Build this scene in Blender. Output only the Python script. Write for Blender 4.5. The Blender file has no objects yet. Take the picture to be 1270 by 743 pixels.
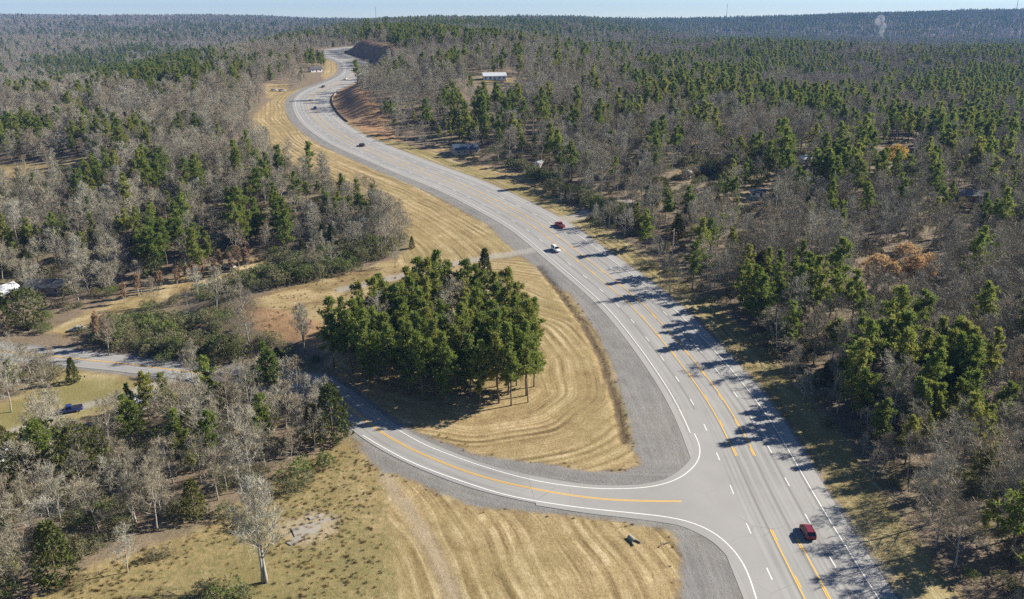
import bpy, bmesh, math, random
import numpy as np
from mathutils import Vector, Matrix

random.seed(7); rng = np.random.default_rng(11)
scene = bpy.context.scene
col = scene.collection
R = math.radians

# ------------------------------------------------------------------ camera model
CAM_H = 86.0
F = 988.0; CX, CY = 635.0, 371.5
PITCH = R(19.5)
cp, sp = math.cos(PITCH), math.sin(PITCH)
def ray(px, py):
    a = (px-CX)/F; b = -(py-CY)/F
    return np.array([a, cp+b*sp, -sp+b*cp])
def project(P):
    P = np.asarray(P, float)
    x, y, z = P[..., 0], P[..., 1], P[..., 2]-CAM_H
    d = np.maximum(y*cp - z*sp, 1e-3); u = y*sp + z*cp
    return CX+F*x/d, CY-F*u/d, y*cp - z*sp
def flat(px, py):
    d = ray(px, py); t = CAM_H/-d[2]
    return d[0]*t, d[1]*t

# ------------------------------------------------------------------ geometry of lines and polygons
def seg_dist(P, poly, closed):
    """distance of points P (n,2) to a polyline"""
    poly = np.asarray(poly, float)
    A = poly if closed else poly[:-1]
    B = np.roll(poly, -1, 0) if closed else poly[1:]
    out = np.full(len(P), 1e9)
    for a, b in zip(A, B):
        d = b-a; L = max(float(d@d), 1e-9)
        t = np.clip(((P-a)@d)/L, 0, 1)
        q = P-a-t[:, None]*d
        out = np.minimum(out, (q*q).sum(1))
    return np.sqrt(out)
def inside(P, poly):
    poly = np.asarray(poly, float); x, y = P[:, 0], P[:, 1]
    r = np.zeros(len(P), bool)
    for (x0, y0), (x1, y1) in zip(poly, np.roll(poly, -1, 0)):
        c = (y0 > y) != (y1 > y)
        if y1 != y0:
            r ^= c & (x < (x1-x0)*(y-y0)/(y1-y0)+x0)
    return r
def sdist(P, poly):
    d = seg_dist(P, poly, True)
    return np.where(inside(P, poly), d, -d)
def smooth(e0, e1, x):
    t = np.clip((x-e0)/(e1-e0), 0, 1); return t*t*(3-2*t)
def catmull(pts, step):
    pts = np.asarray(pts, float); n = len(pts); out = []
    for i in range(n-1):
        p0 = pts[max(i-1, 0)]; p1 = pts[i]; p2 = pts[i+1]; p3 = pts[min(i+2, n-1)]
        k = max(2, int(np.linalg.norm((p2-p1)[:2])/step))
        for j in range(k):
            t = j/k
            out.append(.5*((2*p1)+(-p0+p2)*t+(2*p0-5*p1+4*p2-p3)*t*t+(-p0+3*p1-3*p2+p3)*t**3))
    out.append(pts[-1]); out = np.array(out)
    s = np.r_[0, np.cumsum(np.linalg.norm(np.diff(out[:, :2], axis=0), axis=1))]
    m = max(3, int(s[-1]/step)+1); ss = np.linspace(0, s[-1], m)
    return np.stack([np.interp(ss, s, out[:, k]) for k in range(out.shape[1])], 1)
def relax(p, n):
    p = p.copy()
    for _ in range(n):
        p[1:-1] = .25*p[:-2]+.5*p[1:-1]+.25*p[2:]
    return p

# ------------------------------------------------------------------ terrain
_ky = [-500, 0, 150, 200, 270, 335, 450, 550, 700, 900, 1200, 2000, 3500, 5500, 12000]
_kz = [0, 0, 0, 1.2, 7.0, 13.5, 23.5, 31, 40, 47.5, 53, 58, 64, 66, 60]
_ty = np.arange(-500, 12000, 5.0)
_tz = np.interp(_ty, _ky, _kz)
_k = np.ones(13)/13
for _ in range(2): _tz = np.convolve(np.pad(_tz, 6, mode='edge'), _k, 'valid')
_cy = [-500, 150, 270, 335, 450, 550, 700, 900, 1200, 3000]
_cx = [45, 45, 18, -25, -90, -136, -130, -200, -250, -250]
def h0(x, y):
    x = np.asarray(x, float); y = np.asarray(y, float)
    r = np.interp(y, _ty, _tz)
    d = x-np.interp(y, _cy, _cx)
    S = np.where(d < 0, 190.0, 330.0)
    w = np.exp(-(np.maximum(np.abs(d)-30, 0)/S)**2)
    q = .22+.78*smooth(1500, 3200, y)
    right = smooth(.06, .28, x/np.maximum(y, 1))
    z0_ = 19*right*np.exp(-((y-1180)/300)**2)
    q = q*(1-1.0*right*smooth(1300, 2100, y)*(1-smooth(3000, 4200, y)))
    z = r*(w+(1-w)*q)+z0_
    z += right*smooth(2600, 4400, y)*(2+30*smooth(.2, .62, x/np.maximum(y, 1)))
    z += 4*smooth(.0, -.3, x/np.maximum(y, 1))*smooth(2500, 3800, y)
    return z
def vnoise(x, y, seed=0):
    s = np.zeros_like(x, dtype=float); rg = np.random.default_rng(seed)
    for k in range(6):
        a = rg.uniform(0, 6.28); f = rg.uniform(.6, 1.6); p = rg.uniform(0, 6.28)
        s += np.sin((x*math.cos(a)+y*math.sin(a))*f+p+1.3*np.sin((x*math.sin(a)-y*math.cos(a))*f*.7+p*2))
    return s/3.0
VALLEY = np.array([flat(*p) for p in [(428, 452), (388, 425), (335, 408), (296, 374), (400, 337), (500, 318), (470, 287), (250, 300), (-300, 380), (-300, 640), (120, 575), (330, 515)]])
def _march(px, py, fn, h=0.0, tmin=60, tmax=9000):
    d = ray(px, py)
    t = np.geomspace(tmin, tmax, 900)
    f = CAM_H+d[2]*t - fn(d[0]*t, d[1]*t)-h
    i = np.argmax(f < 0)
    if f[i] >= 0:
        return d[0]*t[-1], d[1]*t[-1], CAM_H+d[2]*t[-1]-h
    lo, hi = t[max(i-1, 0)], t[i]
    for _ in range(30):
        m = .5*(lo+hi)
        if CAM_H+d[2]*m-float(fn(np.array([d[0]*m]), np.array([d[1]*m]))[0])-h < 0: hi = m
        else: lo = m
    return d[0]*hi, d[1]*hi, CAM_H+d[2]*hi-h
# highway centre: middle of the two white edge lines in the photo
_L = [(945, 762), (938, 743), (917, 690), (890, 630), (858, 538), (837, 494), (804, 445), (779, 412), (755, 382), (730, 360), (705, 339), (663, 304), (640, 284), (585, 253.5), (542, 232), (494, 213.6), (447, 193), (425, 184), (400, 170), (380, 155), (370, 142), (366, 128), (371, 119), (385, 110), (405, 103), (420, 96), (428, 89.4), (428, 82), (424, 76.5), (407, 70), (400, 66.5)]
HW_HALF = 9.6
_c = []
_pw = [_march(px, py, h0)[:2] for px, py in _L]
_pw = [(_pw[0][0]+1.5, 20.)]+_pw
left_edge = relax(catmull(_pw, 3.0), 6)
# bottom: stretch the straight behind the camera
def normals(p):
    t = np.gradient(p[:, :2], axis=0); t /= np.linalg.norm(t, axis=1)[:, None]
    return t, np.stack([t[:, 1], -t[:, 0]], 1)
t_, n_ = normals(relax(left_edge, 40))
HWC = relax(catmull((left_edge+n_*HW_HALF)[::4], 2.0), 30)
# the last stretch bends right behind the cut bank
_e = HWC[-1]; _d = HWC[-1]-HWC[-12]; _d /= np.linalg.norm(_d)
_ext = [_e]
_a = math.atan2(_d[1], _d[0])
for k in range(30):
    _a -= .045 if k < 24 else 0
    _ext.append(_ext[-1]+8*np.array([math.cos(_a), math.sin(_a)]))
HWC = relax(catmull(np.vstack([HWC[:-1:3], np.array(_ext)]), 2.0), 20)
HT, HN = normals(HWC)
HS = np.r_[0, np.cumsum(np.linalg.norm(np.diff(HWC, axis=0), axis=1))]
_HC = HWC[::4]; _HCN = HN[::4]; _HCS = HS[::4]
def road_coords(P):
    """signed offset (right positive) and distance along the highway for points (n,2)"""
    off = np.empty(len(P)); s = np.empty(len(P))
    for i in range(0, len(P), 4000):
        q = P[i:i+4000]
        d2 = ((q[:, None, :]-_HC[None])**2).sum(2); k = d2.argmin(1)
        v = q-_HC[k]
        o = (v*_HCN[k]).sum(1)
        along = v[:, 0]*-_HCN[k][:, 1]+v[:, 1]*_HCN[k][:, 0]
        off[i:i+4000] = np.where(np.abs(along) < 12, o, np.sign(o)*np.sqrt(d2[np.arange(len(q)), k]))
        s[i:i+4000] = _HCS[k]+along
    return off, s
def s_of(px, py):
    p = np.array([_march(px, py, h0)[:2]]); return float(road_coords(p)[1][0])
S_BANK0, S_BANK1 = s_of(404, 140), s_of(461, 86)
S_END = HS[-1]
def height(x, y):
    x = np.atleast_1d(np.asarray(x, float)); y = np.atleast_1d(np.asarray(y, float))
    shp = x.shape; x = x.ravel(); y = y.ravel(); P = np.stack([x, y], 1)
    z = h0(x, y)
    off, s = road_coords(P)
    far = smooth(22, 130, np.abs(off))
    z = z+far*(vnoise(x/700, y/520, 9)*11*smooth(1000, 2000, y)+vnoise(x/95, y/95, 3)*1.6+vnoise(x/330, y/330, 5)*5*smooth(250, 700, y))
    z = z-5.0*smooth(-6, 22, sdist(P, VALLEY))*smooth(14, 40, np.abs(off))
    # cut banks right of the highway on the climb
    b = smooth(S_BANK0-60, S_BANK0+10, s)*(1-smooth(S_BANK1-70, S_BANK1-10, s))
    z = z+b*7*smooth(15, 34, off)*(1-smooth(120, 260, off))
    b2 = smooth(S_BANK1-60, S_BANK1+15, s)
    z = z+b2*13*smooth(15, 40, off)*(1-smooth(150, 320, off))*(1-smooth(1300, 1700, y))
    # ditch in the grass beside the gravel
    z = z-.55*np.exp(-(seg_dist(P, DITCH, False)/.8)**2)
    return z.reshape(shp)
DITCH = np.array([_march(px, py, h0)[:2] for px, py in [(668, 330), (690, 358), (705, 378), (722, 400), (745, 443), (757, 480), (768, 515), (774, 548)]])
def G(px, py, h=0.0):
    x, y, z = _march(px, py, height, h); return x, y, z
def GP(pts): return np.array([G(*p)[:2] for p in pts])
def zat(x, y): return float(height(x, y)[0])

# ------------------------------------------------------------------ properties
def tag(o, label=None, cat=None, group=None, kind=None):
    if label: o['label'] = label
    if cat: o['category'] = cat
    if group: o['group'] = group
    if kind: o['kind'] = kind
    return o
def empty(name, loc, rz=0.0):
    o = bpy.data.objects.new(name, None); col.objects.link(o)
    o.location = loc; o.rotation_euler = (0, 0, rz); o.empty_display_size = .5
    return o
def mesh_obj(name, me, parent=None, mats=()):
    o = bpy.data.objects.new(name, me); col.objects.link(o)
    for m in mats: me.materials.append(m)
    if parent: o.parent = parent
    return o
class MB:
    """collects faces into one mesh"""
    def __init__(s): s.v = []; s.f = []; s.m = []; s.k = 0
    def add(s, vs, fs, mat=0):
        n = len(s.v); s.v += [tuple(map(float, p)) for p in vs]
        s.f += [tuple(i+n for i in q) for q in fs]; s.m += [mat]*len(fs)
    def box(s, c, d, mat=0, rz=0.0, taper=1.0):
        x, y, z = d[0]/2, d[1]/2, d[2]/2; cr, sr = math.cos(rz), math.sin(rz); V = []
        for k, t in ((-z, 1.0), (z, taper)):
            for a, b in ((-x, -y), (x, -y), (x, y), (-x, y)):
                a *= t; b *= t
                V.append((c[0]+a*cr-b*sr, c[1]+a*sr+b*cr, c[2]+k))
        s.add(V, [(3, 2, 1, 0), (4, 5, 6, 7), (0, 1, 5, 4), (1, 2, 6, 5), (2, 3, 7, 6), (3, 0, 4, 7)], mat)
    def tube(s, pts, rad, n=5, mat=0, cap=True):
        pts = [Vector(p) for p in pts]; V = []; Fc = []
        for i, p in enumerate(pts):
            d = (pts[min(i+1, len(pts)-1)]-pts[max(i-1, 0)]).normalized()
            a = d.orthogonal().normalized() if abs(d.z) > .9 else d.cross(Vector((0, 0, 1))).normalized()
            b = d.cross(a)
            for k in range(n):
                t = 2*math.pi*k/n
                V.append(p+(a*math.cos(t)+b*math.sin(t))*rad[i])
        for i in range(len(pts)-1):
            for k in range(n):
                Fc.append((i*n+k, i*n+(k+1) % n, (i+1)*n+(k+1) % n, (i+1)*n+k))
        if cap:
            Fc.append(tuple(range(n))[::-1]); Fc.append(tuple((len(pts)-1)*n+k for k in range(n)))
        s.add(V, Fc, mat)
    def prism(s, prof, y0, y1, mat=0, inset=0.0):
        """side profile (x,z) extruded over y; inset narrows each upper point"""
        n = len(prof); V = [(x, y0, z) for x, z in prof]+[(x, y1, z) for x, z in prof]
        s.add(V, [tuple(range(n)), tuple(range(2*n-1, n-1, -1))]+[(i, i+n, (i+1) % n+n, (i+1) % n) for i in range(n)], mat)
    def mesh(s, name, smooth_=False):
        me = bpy.data.meshes.new(name); me.from_pydata(s.v, [], s.f)
        if any(s.m): me.polygons.foreach_set('material_index', s.m)
        if smooth_: me.polygons.foreach_set('use_smooth', [True]*len(s.f))
        me.update(); return me
    def build(s, name, mats, parent=None, smooth_=False):
        if not isinstance(mats, (list, tuple)): mats = [mats]
        return mesh_obj(name, s.mesh(name, smooth_), parent, mats)
def fix_normals(o):
    bm = bmesh.new(); bm.from_mesh(o.data); bmesh.ops.recalc_face_normals(bm, faces=bm.faces); bm.to_mesh(o.data); bm.free()
    return o
def copy_tree(o, parent=None):
    c = o.copy(); col.objects.link(c); c.parent = parent
    for ch in list(o.children): copy_tree(ch, c)
    return c

# ------------------------------------------------------------------ materials
class NT:
    def __init__(s, name):
        s.m = bpy.data.materials.new(name); s.m.use_nodes = True
        s.t = s.m.node_tree; s.b = s.t.nodes['Principled BSDF']
        s.b.inputs['Roughness'].default_value = .9
        s.b.inputs['Specular IOR Level'].default_value = .25
    def n(s, typ, **kw):
        nd = s.t.nodes.new(typ)
        for k, v in kw.items():
            if k.startswith('_'): setattr(nd, k[1:], v)
            else: s.set(nd, k, v)
        return nd
    def set(s, nd, k, v):
        i = nd.inputs[int(k[1:])] if k[0] == 'i' and k[1:].isdigit() else nd.inputs[k.replace('__', ' ')]
        if hasattr(v, 'node') and hasattr(v, 'is_linked'): s.t.links.new(v, i)
        else: i.default_value = v
    def math(s, op, a, b=0.0, clamp=False):
        nd = s.n('ShaderNodeMath', _operation=op, _use_clamp=clamp); s.set(nd, 'i0', a); s.set(nd, 'i1', b); return nd.outputs[0]
    def mix(s, f, a, b, mode='MIX'):
        nd = s.n('ShaderNodeMix', _data_type='RGBA', _blend_type=mode)
        s.set(nd, 'i0', f)
        for i, v in ((6, a), (7, b)):
            if isinstance(v, tuple) and len(v) == 3: v = (*v, 1)
            s.set(nd, 'i%d' % i, v)
        return nd.outputs[2]
    def noise(s, vec, scale, detail=4, rough=.6):
        nd = s.n('ShaderNodeTexNoise', Scale=scale, Detail=detail, Roughness=rough)
        if vec is not None: s.set(nd, 'Vector', vec)
        return nd.outputs['Fac']
    def attr(s, name): return s.n('ShaderNodeAttribute', _attribute_name=name).outputs['Fac']
    def rng(s, v, a, b, c=0.0, d=1.0):
        nd = s.n('ShaderNodeMapRange'); s.set(nd, 'i0', v); s.set(nd, 'i1', a); s.set(nd, 'i2', b); s.set(nd, 'i3', c); s.set(nd, 'i4', d); return nd.outputs[0]
    def ramp(s, v, stops):
        nd = s.n('ShaderNodeValToRGB'); s.set(nd, 'i0', v); e = nd.color_ramp.elements
        while len(e) < len(stops): e.new(.5)
        for el, (p, c) in zip(e, stops): el.position = p; el.color = (*c, 1)
        return nd.outputs[0]
    def pos(s): return s.n('ShaderNodeNewGeometry').outputs['Position']
    def base(s, c): s.set(s.b, 'Base Color', (*c, 1) if isinstance(c, tuple) else c)
    def bump(s, h, strength=.5, dist=.1):
        nd = s.n('ShaderNodeBump', Strength=strength, Distance=dist); s.set(nd, 'Height', h); s.t.links.new(nd.outputs[0], s.b.inputs['Normal'])
def simple(name, c, rough=.6, metal=0.0, vary=.15, scale=3.0, spec=.4, coat=0.0):
    t = NT(name); t.b.inputs['Roughness'].default_value = rough; t.b.inputs['Metallic'].default_value = metal
    t.b.inputs['Specular IOR Level'].default_value = spec; t.b.inputs['Coat Weight'].default_value = coat
    tc = t.n('ShaderNodeTexCoord').outputs['Object']
    f = t.noise(tc, scale)
    t.base(t.mix(f, tuple(x*(1-vary) for x in c), tuple(min(1, x*(1+vary)) for x in c)))
    return t.m
def foliage(name, dark, light, warm=None, rnd=.5, transl=.15):
    """leaf colours differ from tree to tree and from clump to clump"""
    t = NT(name); t.b.inputs['Roughness'].default_value = .65; t.b.inputs['Specular IOR Level'].default_value = .2
    tc = t.n('ShaderNodeTexCoord').outputs['Object']
    oi = t.n('ShaderNodeObjectInfo').outputs['Random']
    f = t.noise(tc, .9, 3, .7)
    f = t.rng(f, .3, .7)
    f = t.math('ADD', t.math('MULTIPLY', f, 1-rnd), t.math('MULTIPLY', oi, rnd))
    c = t.mix(f, dark, light)
    if warm:
        g = t.math('FRACT', t.math('MULTIPLY', oi, 7.31))
        c = t.mix(t.rng(g, .55, 1.0, 0, .75), c, warm)
    t.base(c)
    if transl:
        t.b.inputs['Transmission Weight'].default_value = 0
        tr = t.n('ShaderNodeBsdfTranslucent'); t.set(tr, 'Color', c)
        ms = t.n('ShaderNodeMixShader', Fac=transl)
        t.t.links.new(t.b.outputs[0], ms.inputs[1]); t.t.links.new(tr.outputs[0], ms.inputs[2])
        t.t.links.new(ms.outputs[0], t.t.nodes['Material Output'].inputs[0])
    return t.m
M = {}
M['bark'] = simple('bark', (.16, .12, .09), .95, vary=.35, scale=4)
M['grey_bark'] = simple('grey_bark', (.31, .29, .25), .95, vary=.3, scale=4)
M['twig'] = foliage('twig', (.14, .126, .088), (.42, .392, .305), (.30, .24, .165), .66, 0)
M['pale_twig'] = foliage('pale_twig', (.25, .24, .19), (.42, .40, .33), None, .4, 0)
M['red_twig'] = foliage('red_twig', (.26, .17, .11), (.40, .28, .18), None, .4, 0)
M['needle'] = foliage('needle', (.105, .155, .032), (.28, .325, .07), (.31, .30, .075), .55, .45)
M['cedar'] = foliage('cedar', (.045, .062, .016), (.115, .13, .03), (.19, .155, .033), .45, .2)
M['shrub'] = foliage('shrub', (.125, .135, .058), (.26, .26, .125), (.26, .22, .135), .5, .2)
M['green_shrub'] = foliage('green_shrub', (.09, .13, .03), (.18, .22, .06), None, .5, .15)
M['brown_leaf'] = foliage('brown_leaf', (.42, .28, .13), (.64, .45, .24), None, .35, .35)
M['gold_leaf'] = foliage('gold_leaf', (.42, .29, .06), (.66, .48, .12), None, .35, .35)
M['straw'] = foliage('straw', (.27, .20, .085), (.46, .36, .18), (.25, .24, .085), .6, .3)

# ------------------------------------------------------------------ zones of the ground, read off the photo and laid on the terrain
INFIELD = GP([(640, 318), (652, 322), (687, 354), (708, 365), (741, 412), (759, 450), (768, 483), (782, 524), (787, 557), (796, 576), (770, 586), (730, 585), (662, 574), (594, 565), (534, 543), (500, 530), (450, 492), (412, 462), (400, 430), (450, 400), (520, 380), (600, 330)])
LOWER = GP([(-40, 790), (60, 725), (120, 700), (250, 655), (330, 600), (380, 570), (430, 545), (444, 555), (474, 585), (498, 589), (539, 608), (594, 629), (649, 633), (703, 638), (780, 648), (835, 658), (846, 690), (844, 743), (840, 800), (820, 960), (-60, 960)])
VERGE = GP([(352, 116), (330, 128), (316, 142), (313, 155), (332, 187), (380, 213), (440, 238), (478, 262), (500, 290), (515, 300), (490, 320), (440, 337), (370, 352), (310, 372), (296, 392), (330, 412), (385, 425), (440, 410), (520, 385), (610, 332), (640, 312), (600, 275), (540, 243), (440, 197), (380, 165), (358, 140), (358, 122), (376, 109)])
CURVE_GRASS = GP([(418, 93), (424, 86), (414, 76), (404, 74), (404, 84), (398, 95), (404, 100)])
YARD = GP([(-80, 585), (0, 553), (60, 530), (165, 508), (205, 482), (150, 466), (80, 458), (50, 478), (0, 500), (-80, 520)])
TRAIL = GP([(60, 412), (110, 385), (190, 352), (260, 330), (330, 316), (338, 324), (280, 343), (200, 372), (130, 396), (80, 420)])
CLEARINGS = [GP(q) for q in ([(-60, 205), (0, 203), (60, 200), (112, 193), (112, 200), (60, 212), (0, 224), (-60, 228)],
    [(838, 212), (880, 205), (885, 220), (850, 226)], [(600, 205), (640, 212), (690, 235), (690, 248), (620, 226), (560, 200)], [(905, 240), (950, 235), (950, 246), (905, 250)],
    [(548, 181), (600, 186), (590, 198), (540, 196), (520, 190)], [(593, 95), (635, 97), (640, 102), (600, 104)], [(330, 104), (358, 104), (356, 122), (330, 122)])]
GRAVEL = [GP(q) for q in ([(600, 273), (628, 302), (652, 321), (687, 354), (708, 365), (741, 412), (759, 450), (768, 483), (782, 524), (787, 557), (796, 576), (770, 586), (730, 585), (662, 574), (594, 565), (534, 543), (500, 530), (480, 545), (594, 590), (730, 615), (840, 605), (880, 560), (860, 500), (800, 420), (720, 340), (640, 275)],
    [(444, 554), (474, 585), (498, 589), (539, 608), (594, 629), (649, 633), (703, 638.5), (730, 641), (780, 648), (835, 658), (846, 690), (844, 743), (842, 800), (960, 800), (930, 690), (850, 640), (730, 620), (600, 590), (520, 560), (460, 540)])]
DRIVE = GP([(690, 306), (665, 309), (630, 315.6), (595, 321), (561, 328), (525, 336), (491, 344), (455, 352), (425, 359)])
TRACK = GP([(478, 588), (492, 612), (512, 640), (535, 680), (552, 715), (563, 745), (575, 800)])
YARD_DRIVE = GP([(-60, 565), (0, 543), (60, 518), (100, 505), (150, 492), (190, 478), (225, 465)])
SIDE_DRIVE = GP([(700, 272), (722, 267), (745, 258), (775, 250)])
GROVE = GP([(408, 452), (440, 478), (520, 500), (590, 506), (648, 497), (668, 486), (664, 450), (640, 415), (590, 398), (520, 402), (450, 425)])
BRUSH_BANK = GP([(300, 376), (340, 384), (400, 400), (395, 428), (340, 420), (310, 405)])
SLAB_SPOT = GP([(345, 655), (385, 636), (418, 642), (412, 662), (372, 676)])
BANKSOIL = [GP(q) for q in ([(430, 112), (452, 110), (470, 130), (480, 150), (500, 176), (470, 172), (440, 158), (420, 140)],)]

# side road centre line (yellow line in the photo)
SRC = relax(catmull(GP([(935, 622), (845, 622), (790, 621.5), (730, 618), (648.6, 604), (594, 590.6), (553, 575.6), (520, 562), (494, 549), (472, 536), (450, 519), (428, 500), (408, 486), (380, 475), (335, 469), (280, 466), (240, 462), (200, 457), (154, 451), (101, 446), (60, 441), (0, 436), (-120, 424)]), 1.5), 12)

# ------------------------------------------------------------------ ground sheet
def axis_y():
    y = -260.0; out = []
    while y < 6900:
        out.append(y)
        y += 30 if y < 30 else max(.75, .0034*y) if y < 330 else min(.0075*(y-330)+1.15, 45)
    return np.array(out)
ys = axis_y()
NX = 560
us = np.linspace(-1, 1, NX)
us = .8*us+.2*us**3
half = 165+.86*np.maximum(ys, 0)
GX = us[None, :]*half[:, None]; GY = np.repeat(ys[:, None], NX, 1)
P = np.stack([GX.ravel(), GY.ravel()], 1)
GZ = height(P[:, 0], P[:, 1])
off, along = road_coords(P)
sr_d = seg_dist(P, SRC[::3], False)
GZ = GZ-.08*(1-smooth(9.5, 11.2, np.abs(off)))
GZ = GZ-.05*(1-smooth(4, 6, sr_d))
nr = len(ys)
idx = np.arange(nr*NX).reshape(nr, NX)
quads = np.stack([idx[:-1, :-1], idx[:-1, 1:], idx[1:, 1:], idx[1:, :-1]], -1).reshape(-1, 4)
gme = bpy.data.meshes.new('ground')
gme.vertices.add(len(P)); gme.vertices.foreach_set('co', np.column_stack([P, GZ]).astype(np.float32).ravel())
gme.loops.add(quads.size); gme.loops.foreach_set('vertex_index', quads.ravel().astype(np.int32))
gme.polygons.add(len(quads)); gme.polygons.foreach_set('loop_start', np.arange(0, quads.size, 4, dtype=np.int32))
gme.polygons.foreach_set('use_smooth', np.ones(len(quads), bool))
gme.update(calc_edges=True); gme.validate()
near = (P[:, 1] < 1300)
def masked(fn, fill=-60.0):
    o = np.full(len(P), float(fill)); o[near] = fn(P[near]); return o
d_in = masked(lambda q: sdist(q, INFIELD)); d_low = masked(lambda q: sdist(q, LOWER)); d_ver = masked(lambda q: sdist(q, VERGE))
grass = np.maximum.reduce([d_in, d_low, d_ver]+[masked(lambda q, z=z: sdist(q, z)) for z in [CURVE_GRASS, YARD, TRAIL]+CLEARINGS])
edge_r = np.where(along < S_BANK0-80, 23.0, 16.0)
grass = np.maximum(grass, np.where(off > 0, edge_r-off, 15-np.abs(off)))
gravel = np.maximum.reduce([masked(lambda q, z=z: sdist(q, z)) for z in GRAVEL])
gravel = np.maximum(gravel, np.where(off > 0, 13.2-off, np.where(along > s_of(640, 284), 16.6, 12.2)+off))
gravel = np.maximum(gravel, 5.6-sr_d)
drive = np.maximum.reduce([2.2-masked(lambda q: seg_dist(q, DRIVE, False), 90), 1.9-masked(lambda q: seg_dist(q, YARD_DRIVE, False), 90), 4.0-masked(lambda q: seg_dist(q, SIDE_DRIVE, False), 90)])
soil = np.maximum.reduce([masked(lambda q: sdist(q, BRUSH_BANK))]+[masked(lambda q, z=z: sdist(q, z)) for z in BANKSOIL])
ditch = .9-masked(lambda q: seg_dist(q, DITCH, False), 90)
trk = masked(lambda q: seg_dist(q, catmull(TRACK, 2.0), False), 90)
track = np.maximum(1.3-trk, masked(lambda q: sdist(q, SLAB_SPOT))+.5)
gro = masked(lambda q: np.abs(sdist(q, GROVE)), 90)
mow = np.where(d_in > -3, gro, np.where(d_low > -3, trk, np.abs(off)))
bank = np.maximum(smooth(S_BANK1-60, S_BANK1, along)*np.minimum(46-off, off-13), smooth(S_BANK0-60, S_BANK0, along)*(1-smooth(S_BANK1-80, S_BANK1-50, along))*np.minimum(28-off, off-13))
bank = np.where((off > 5) & near, bank, -60)
soil = np.maximum(soil, np.where(bank > 0, bank, -60))
green = np.clip(np.maximum.reduce([.9*smooth(-3, 6, masked(lambda q: sdist(q, YARD))), .55*smooth(10, 18, off)*smooth(26, 20, off)*(along < S_BANK0), .45*smooth(-10, 30, d_low)*smooth(2, 12, trk)*(P[:, 0] < -10)]), 0, 1)
wild = smooth(-2, 4, d_low)*(P[:, 0] < np.interp(P[:, 1], [60, 150], [flat(560, 743)[0], flat(470, 570)[0]]))
for nm, arr in (('grass', grass), ('gravel', gravel), ('drive', drive), ('soil', soil), ('mow', mow), ('green', green), ('ditch', ditch), ('wild', wild), ('track', track), ('gs', np.where(sr_d < 12, sr_d, off)), ('along', along), ('runs', np.where(d_low > -3, P[:, 1], along))):
    a = gme.attributes.new(nm, 'FLOAT', 'POINT'); a.data.foreach_set('value', (arr if nm in ('along', 'runs') else np.clip(arr, -60, 60)).astype(np.float32))

t = NT('ground_mix'); pos = t.pos()
big = t.noise(pos, .035, 5, .6); mid = t.noise(pos, .22, 5, .65); fine = t.noise(pos, 1.6, 5, .7); grit = t.noise(pos, 5.5, 3, .8)
litter = t.mix(t.rng(mid, .3, .7), (.085, .062, .042), (.19, .145, .095))
litter = t.mix(t.rng(fine, .35, .7, 0, .8), litter, (.25, .20, .14))
litter = t.mix(t.rng(big, .5, .7, 0, .5), litter, (.16, .17, .07))
wob = t.math('ADD', t.attr('mow'), t.math('MULTIPLY', t.math('SUBTRACT', t.noise(pos, .035, 1, .4), .5), 7.0))
cv = t.n('ShaderNodeCombineXYZ'); t.set(cv, 'X', wob); t.set(cv, 'Y', t.math('MULTIPLY', t.attr('runs'), .022))
st1 = t.math('SINE', t.math('MULTIPLY', wob, 2*math.pi/2.5))
st2 = t.math('SUBTRACT', t.noise(cv.outputs[0], .75, 4, .62), .5)
stripes = t.math('ADD', t.math('MULTIPLY', st1, .07), t.math('MULTIPLY', st2, 1.2))
stripes = t.math('MULTIPLY', stripes, t.math('SUBTRACT', 1.0, t.attr('wild')))
stripes = t.math('MULTIPLY', stripes, t.rng(t.noise(pos, .09, 3, .6), .32, .6, .25, 1.2))
gv = t.math('ADD', t.math('ADD', t.math('MULTIPLY', mid, .5), t.math('MULTIPLY', fine, .5)), stripes)
gc = t.ramp(gv, [(.24, (.125, .085, .038)), (.42, (.245, .177, .083)), (.56, (.345, .262, .135)), (.76, (.53, .435, .265))])
gc = t.mix(t.rng(big, .38, .66, 0, .55), gc, t.mix(fine, (.145, .118, .042), (.26, .205, .085)))
gc = t.mix(t.math('MULTIPLY', t.attr('green'), t.rng(fine, .3, .65, .25, 1.0)), gc, t.mix(grit, (.10, .11, .03), (.20, .195, .07)))
gc = t.mix(t.math('MULTIPLY', t.attr('wild'), t.rng(t.noise(pos, .75, 5, .75), .42, .66)), gc, (.15, .138, .052))
def edge(name, amp, w, n=None):
    return t.rng(t.math('ADD', t.attr(name), t.math('MULTIPLY', t.math('SUBTRACT', n or mid, .5), amp)), -w, w)
c = t.mix(edge('grass', 5.0, 1.2), litter, gc)
soilc = t.mix(t.rng(mid, .3, .7), (.20, .11, .055), (.43, .27, .145))
c = t.mix(t.math('MULTIPLY', edge('soil', 2.2, .7), t.rng(fine, .25, .6, .45, 1)), c, soilc)
gr = t.ramp(t.math('ADD', t.math('MULTIPLY', grit, .55), t.math('MULTIPLY', mid, .45)), [(.3, (.105, .103, .10)), (.52, (.175, .172, .168)), (.72, (.27, .267, .26))])
cg = t.n('ShaderNodeCombineXYZ'); t.set(cg, 'X', t.math('MULTIPLY', t.attr('gs'), .9)); t.set(cg, 'Y', t.math('MULTIPLY', t.attr('along'), .03))
gst = t.noise(cg.outputs[0], 1.0, 4, .65)
gr = t.mix(t.rng(gst, .42, .66, 0, .55), gr, t.mix(grit, (.17, .165, .155), (.33, .325, .31)))
gr = t.mix(t.rng(big, .45, .7, 0, .45), gr, (.24, .225, .195))
gr = t.mix(t.rng(t.noise(pos, .45, 5, .75), .56, .70, 0, .55), gr, (.17, .145, .09))
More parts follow.
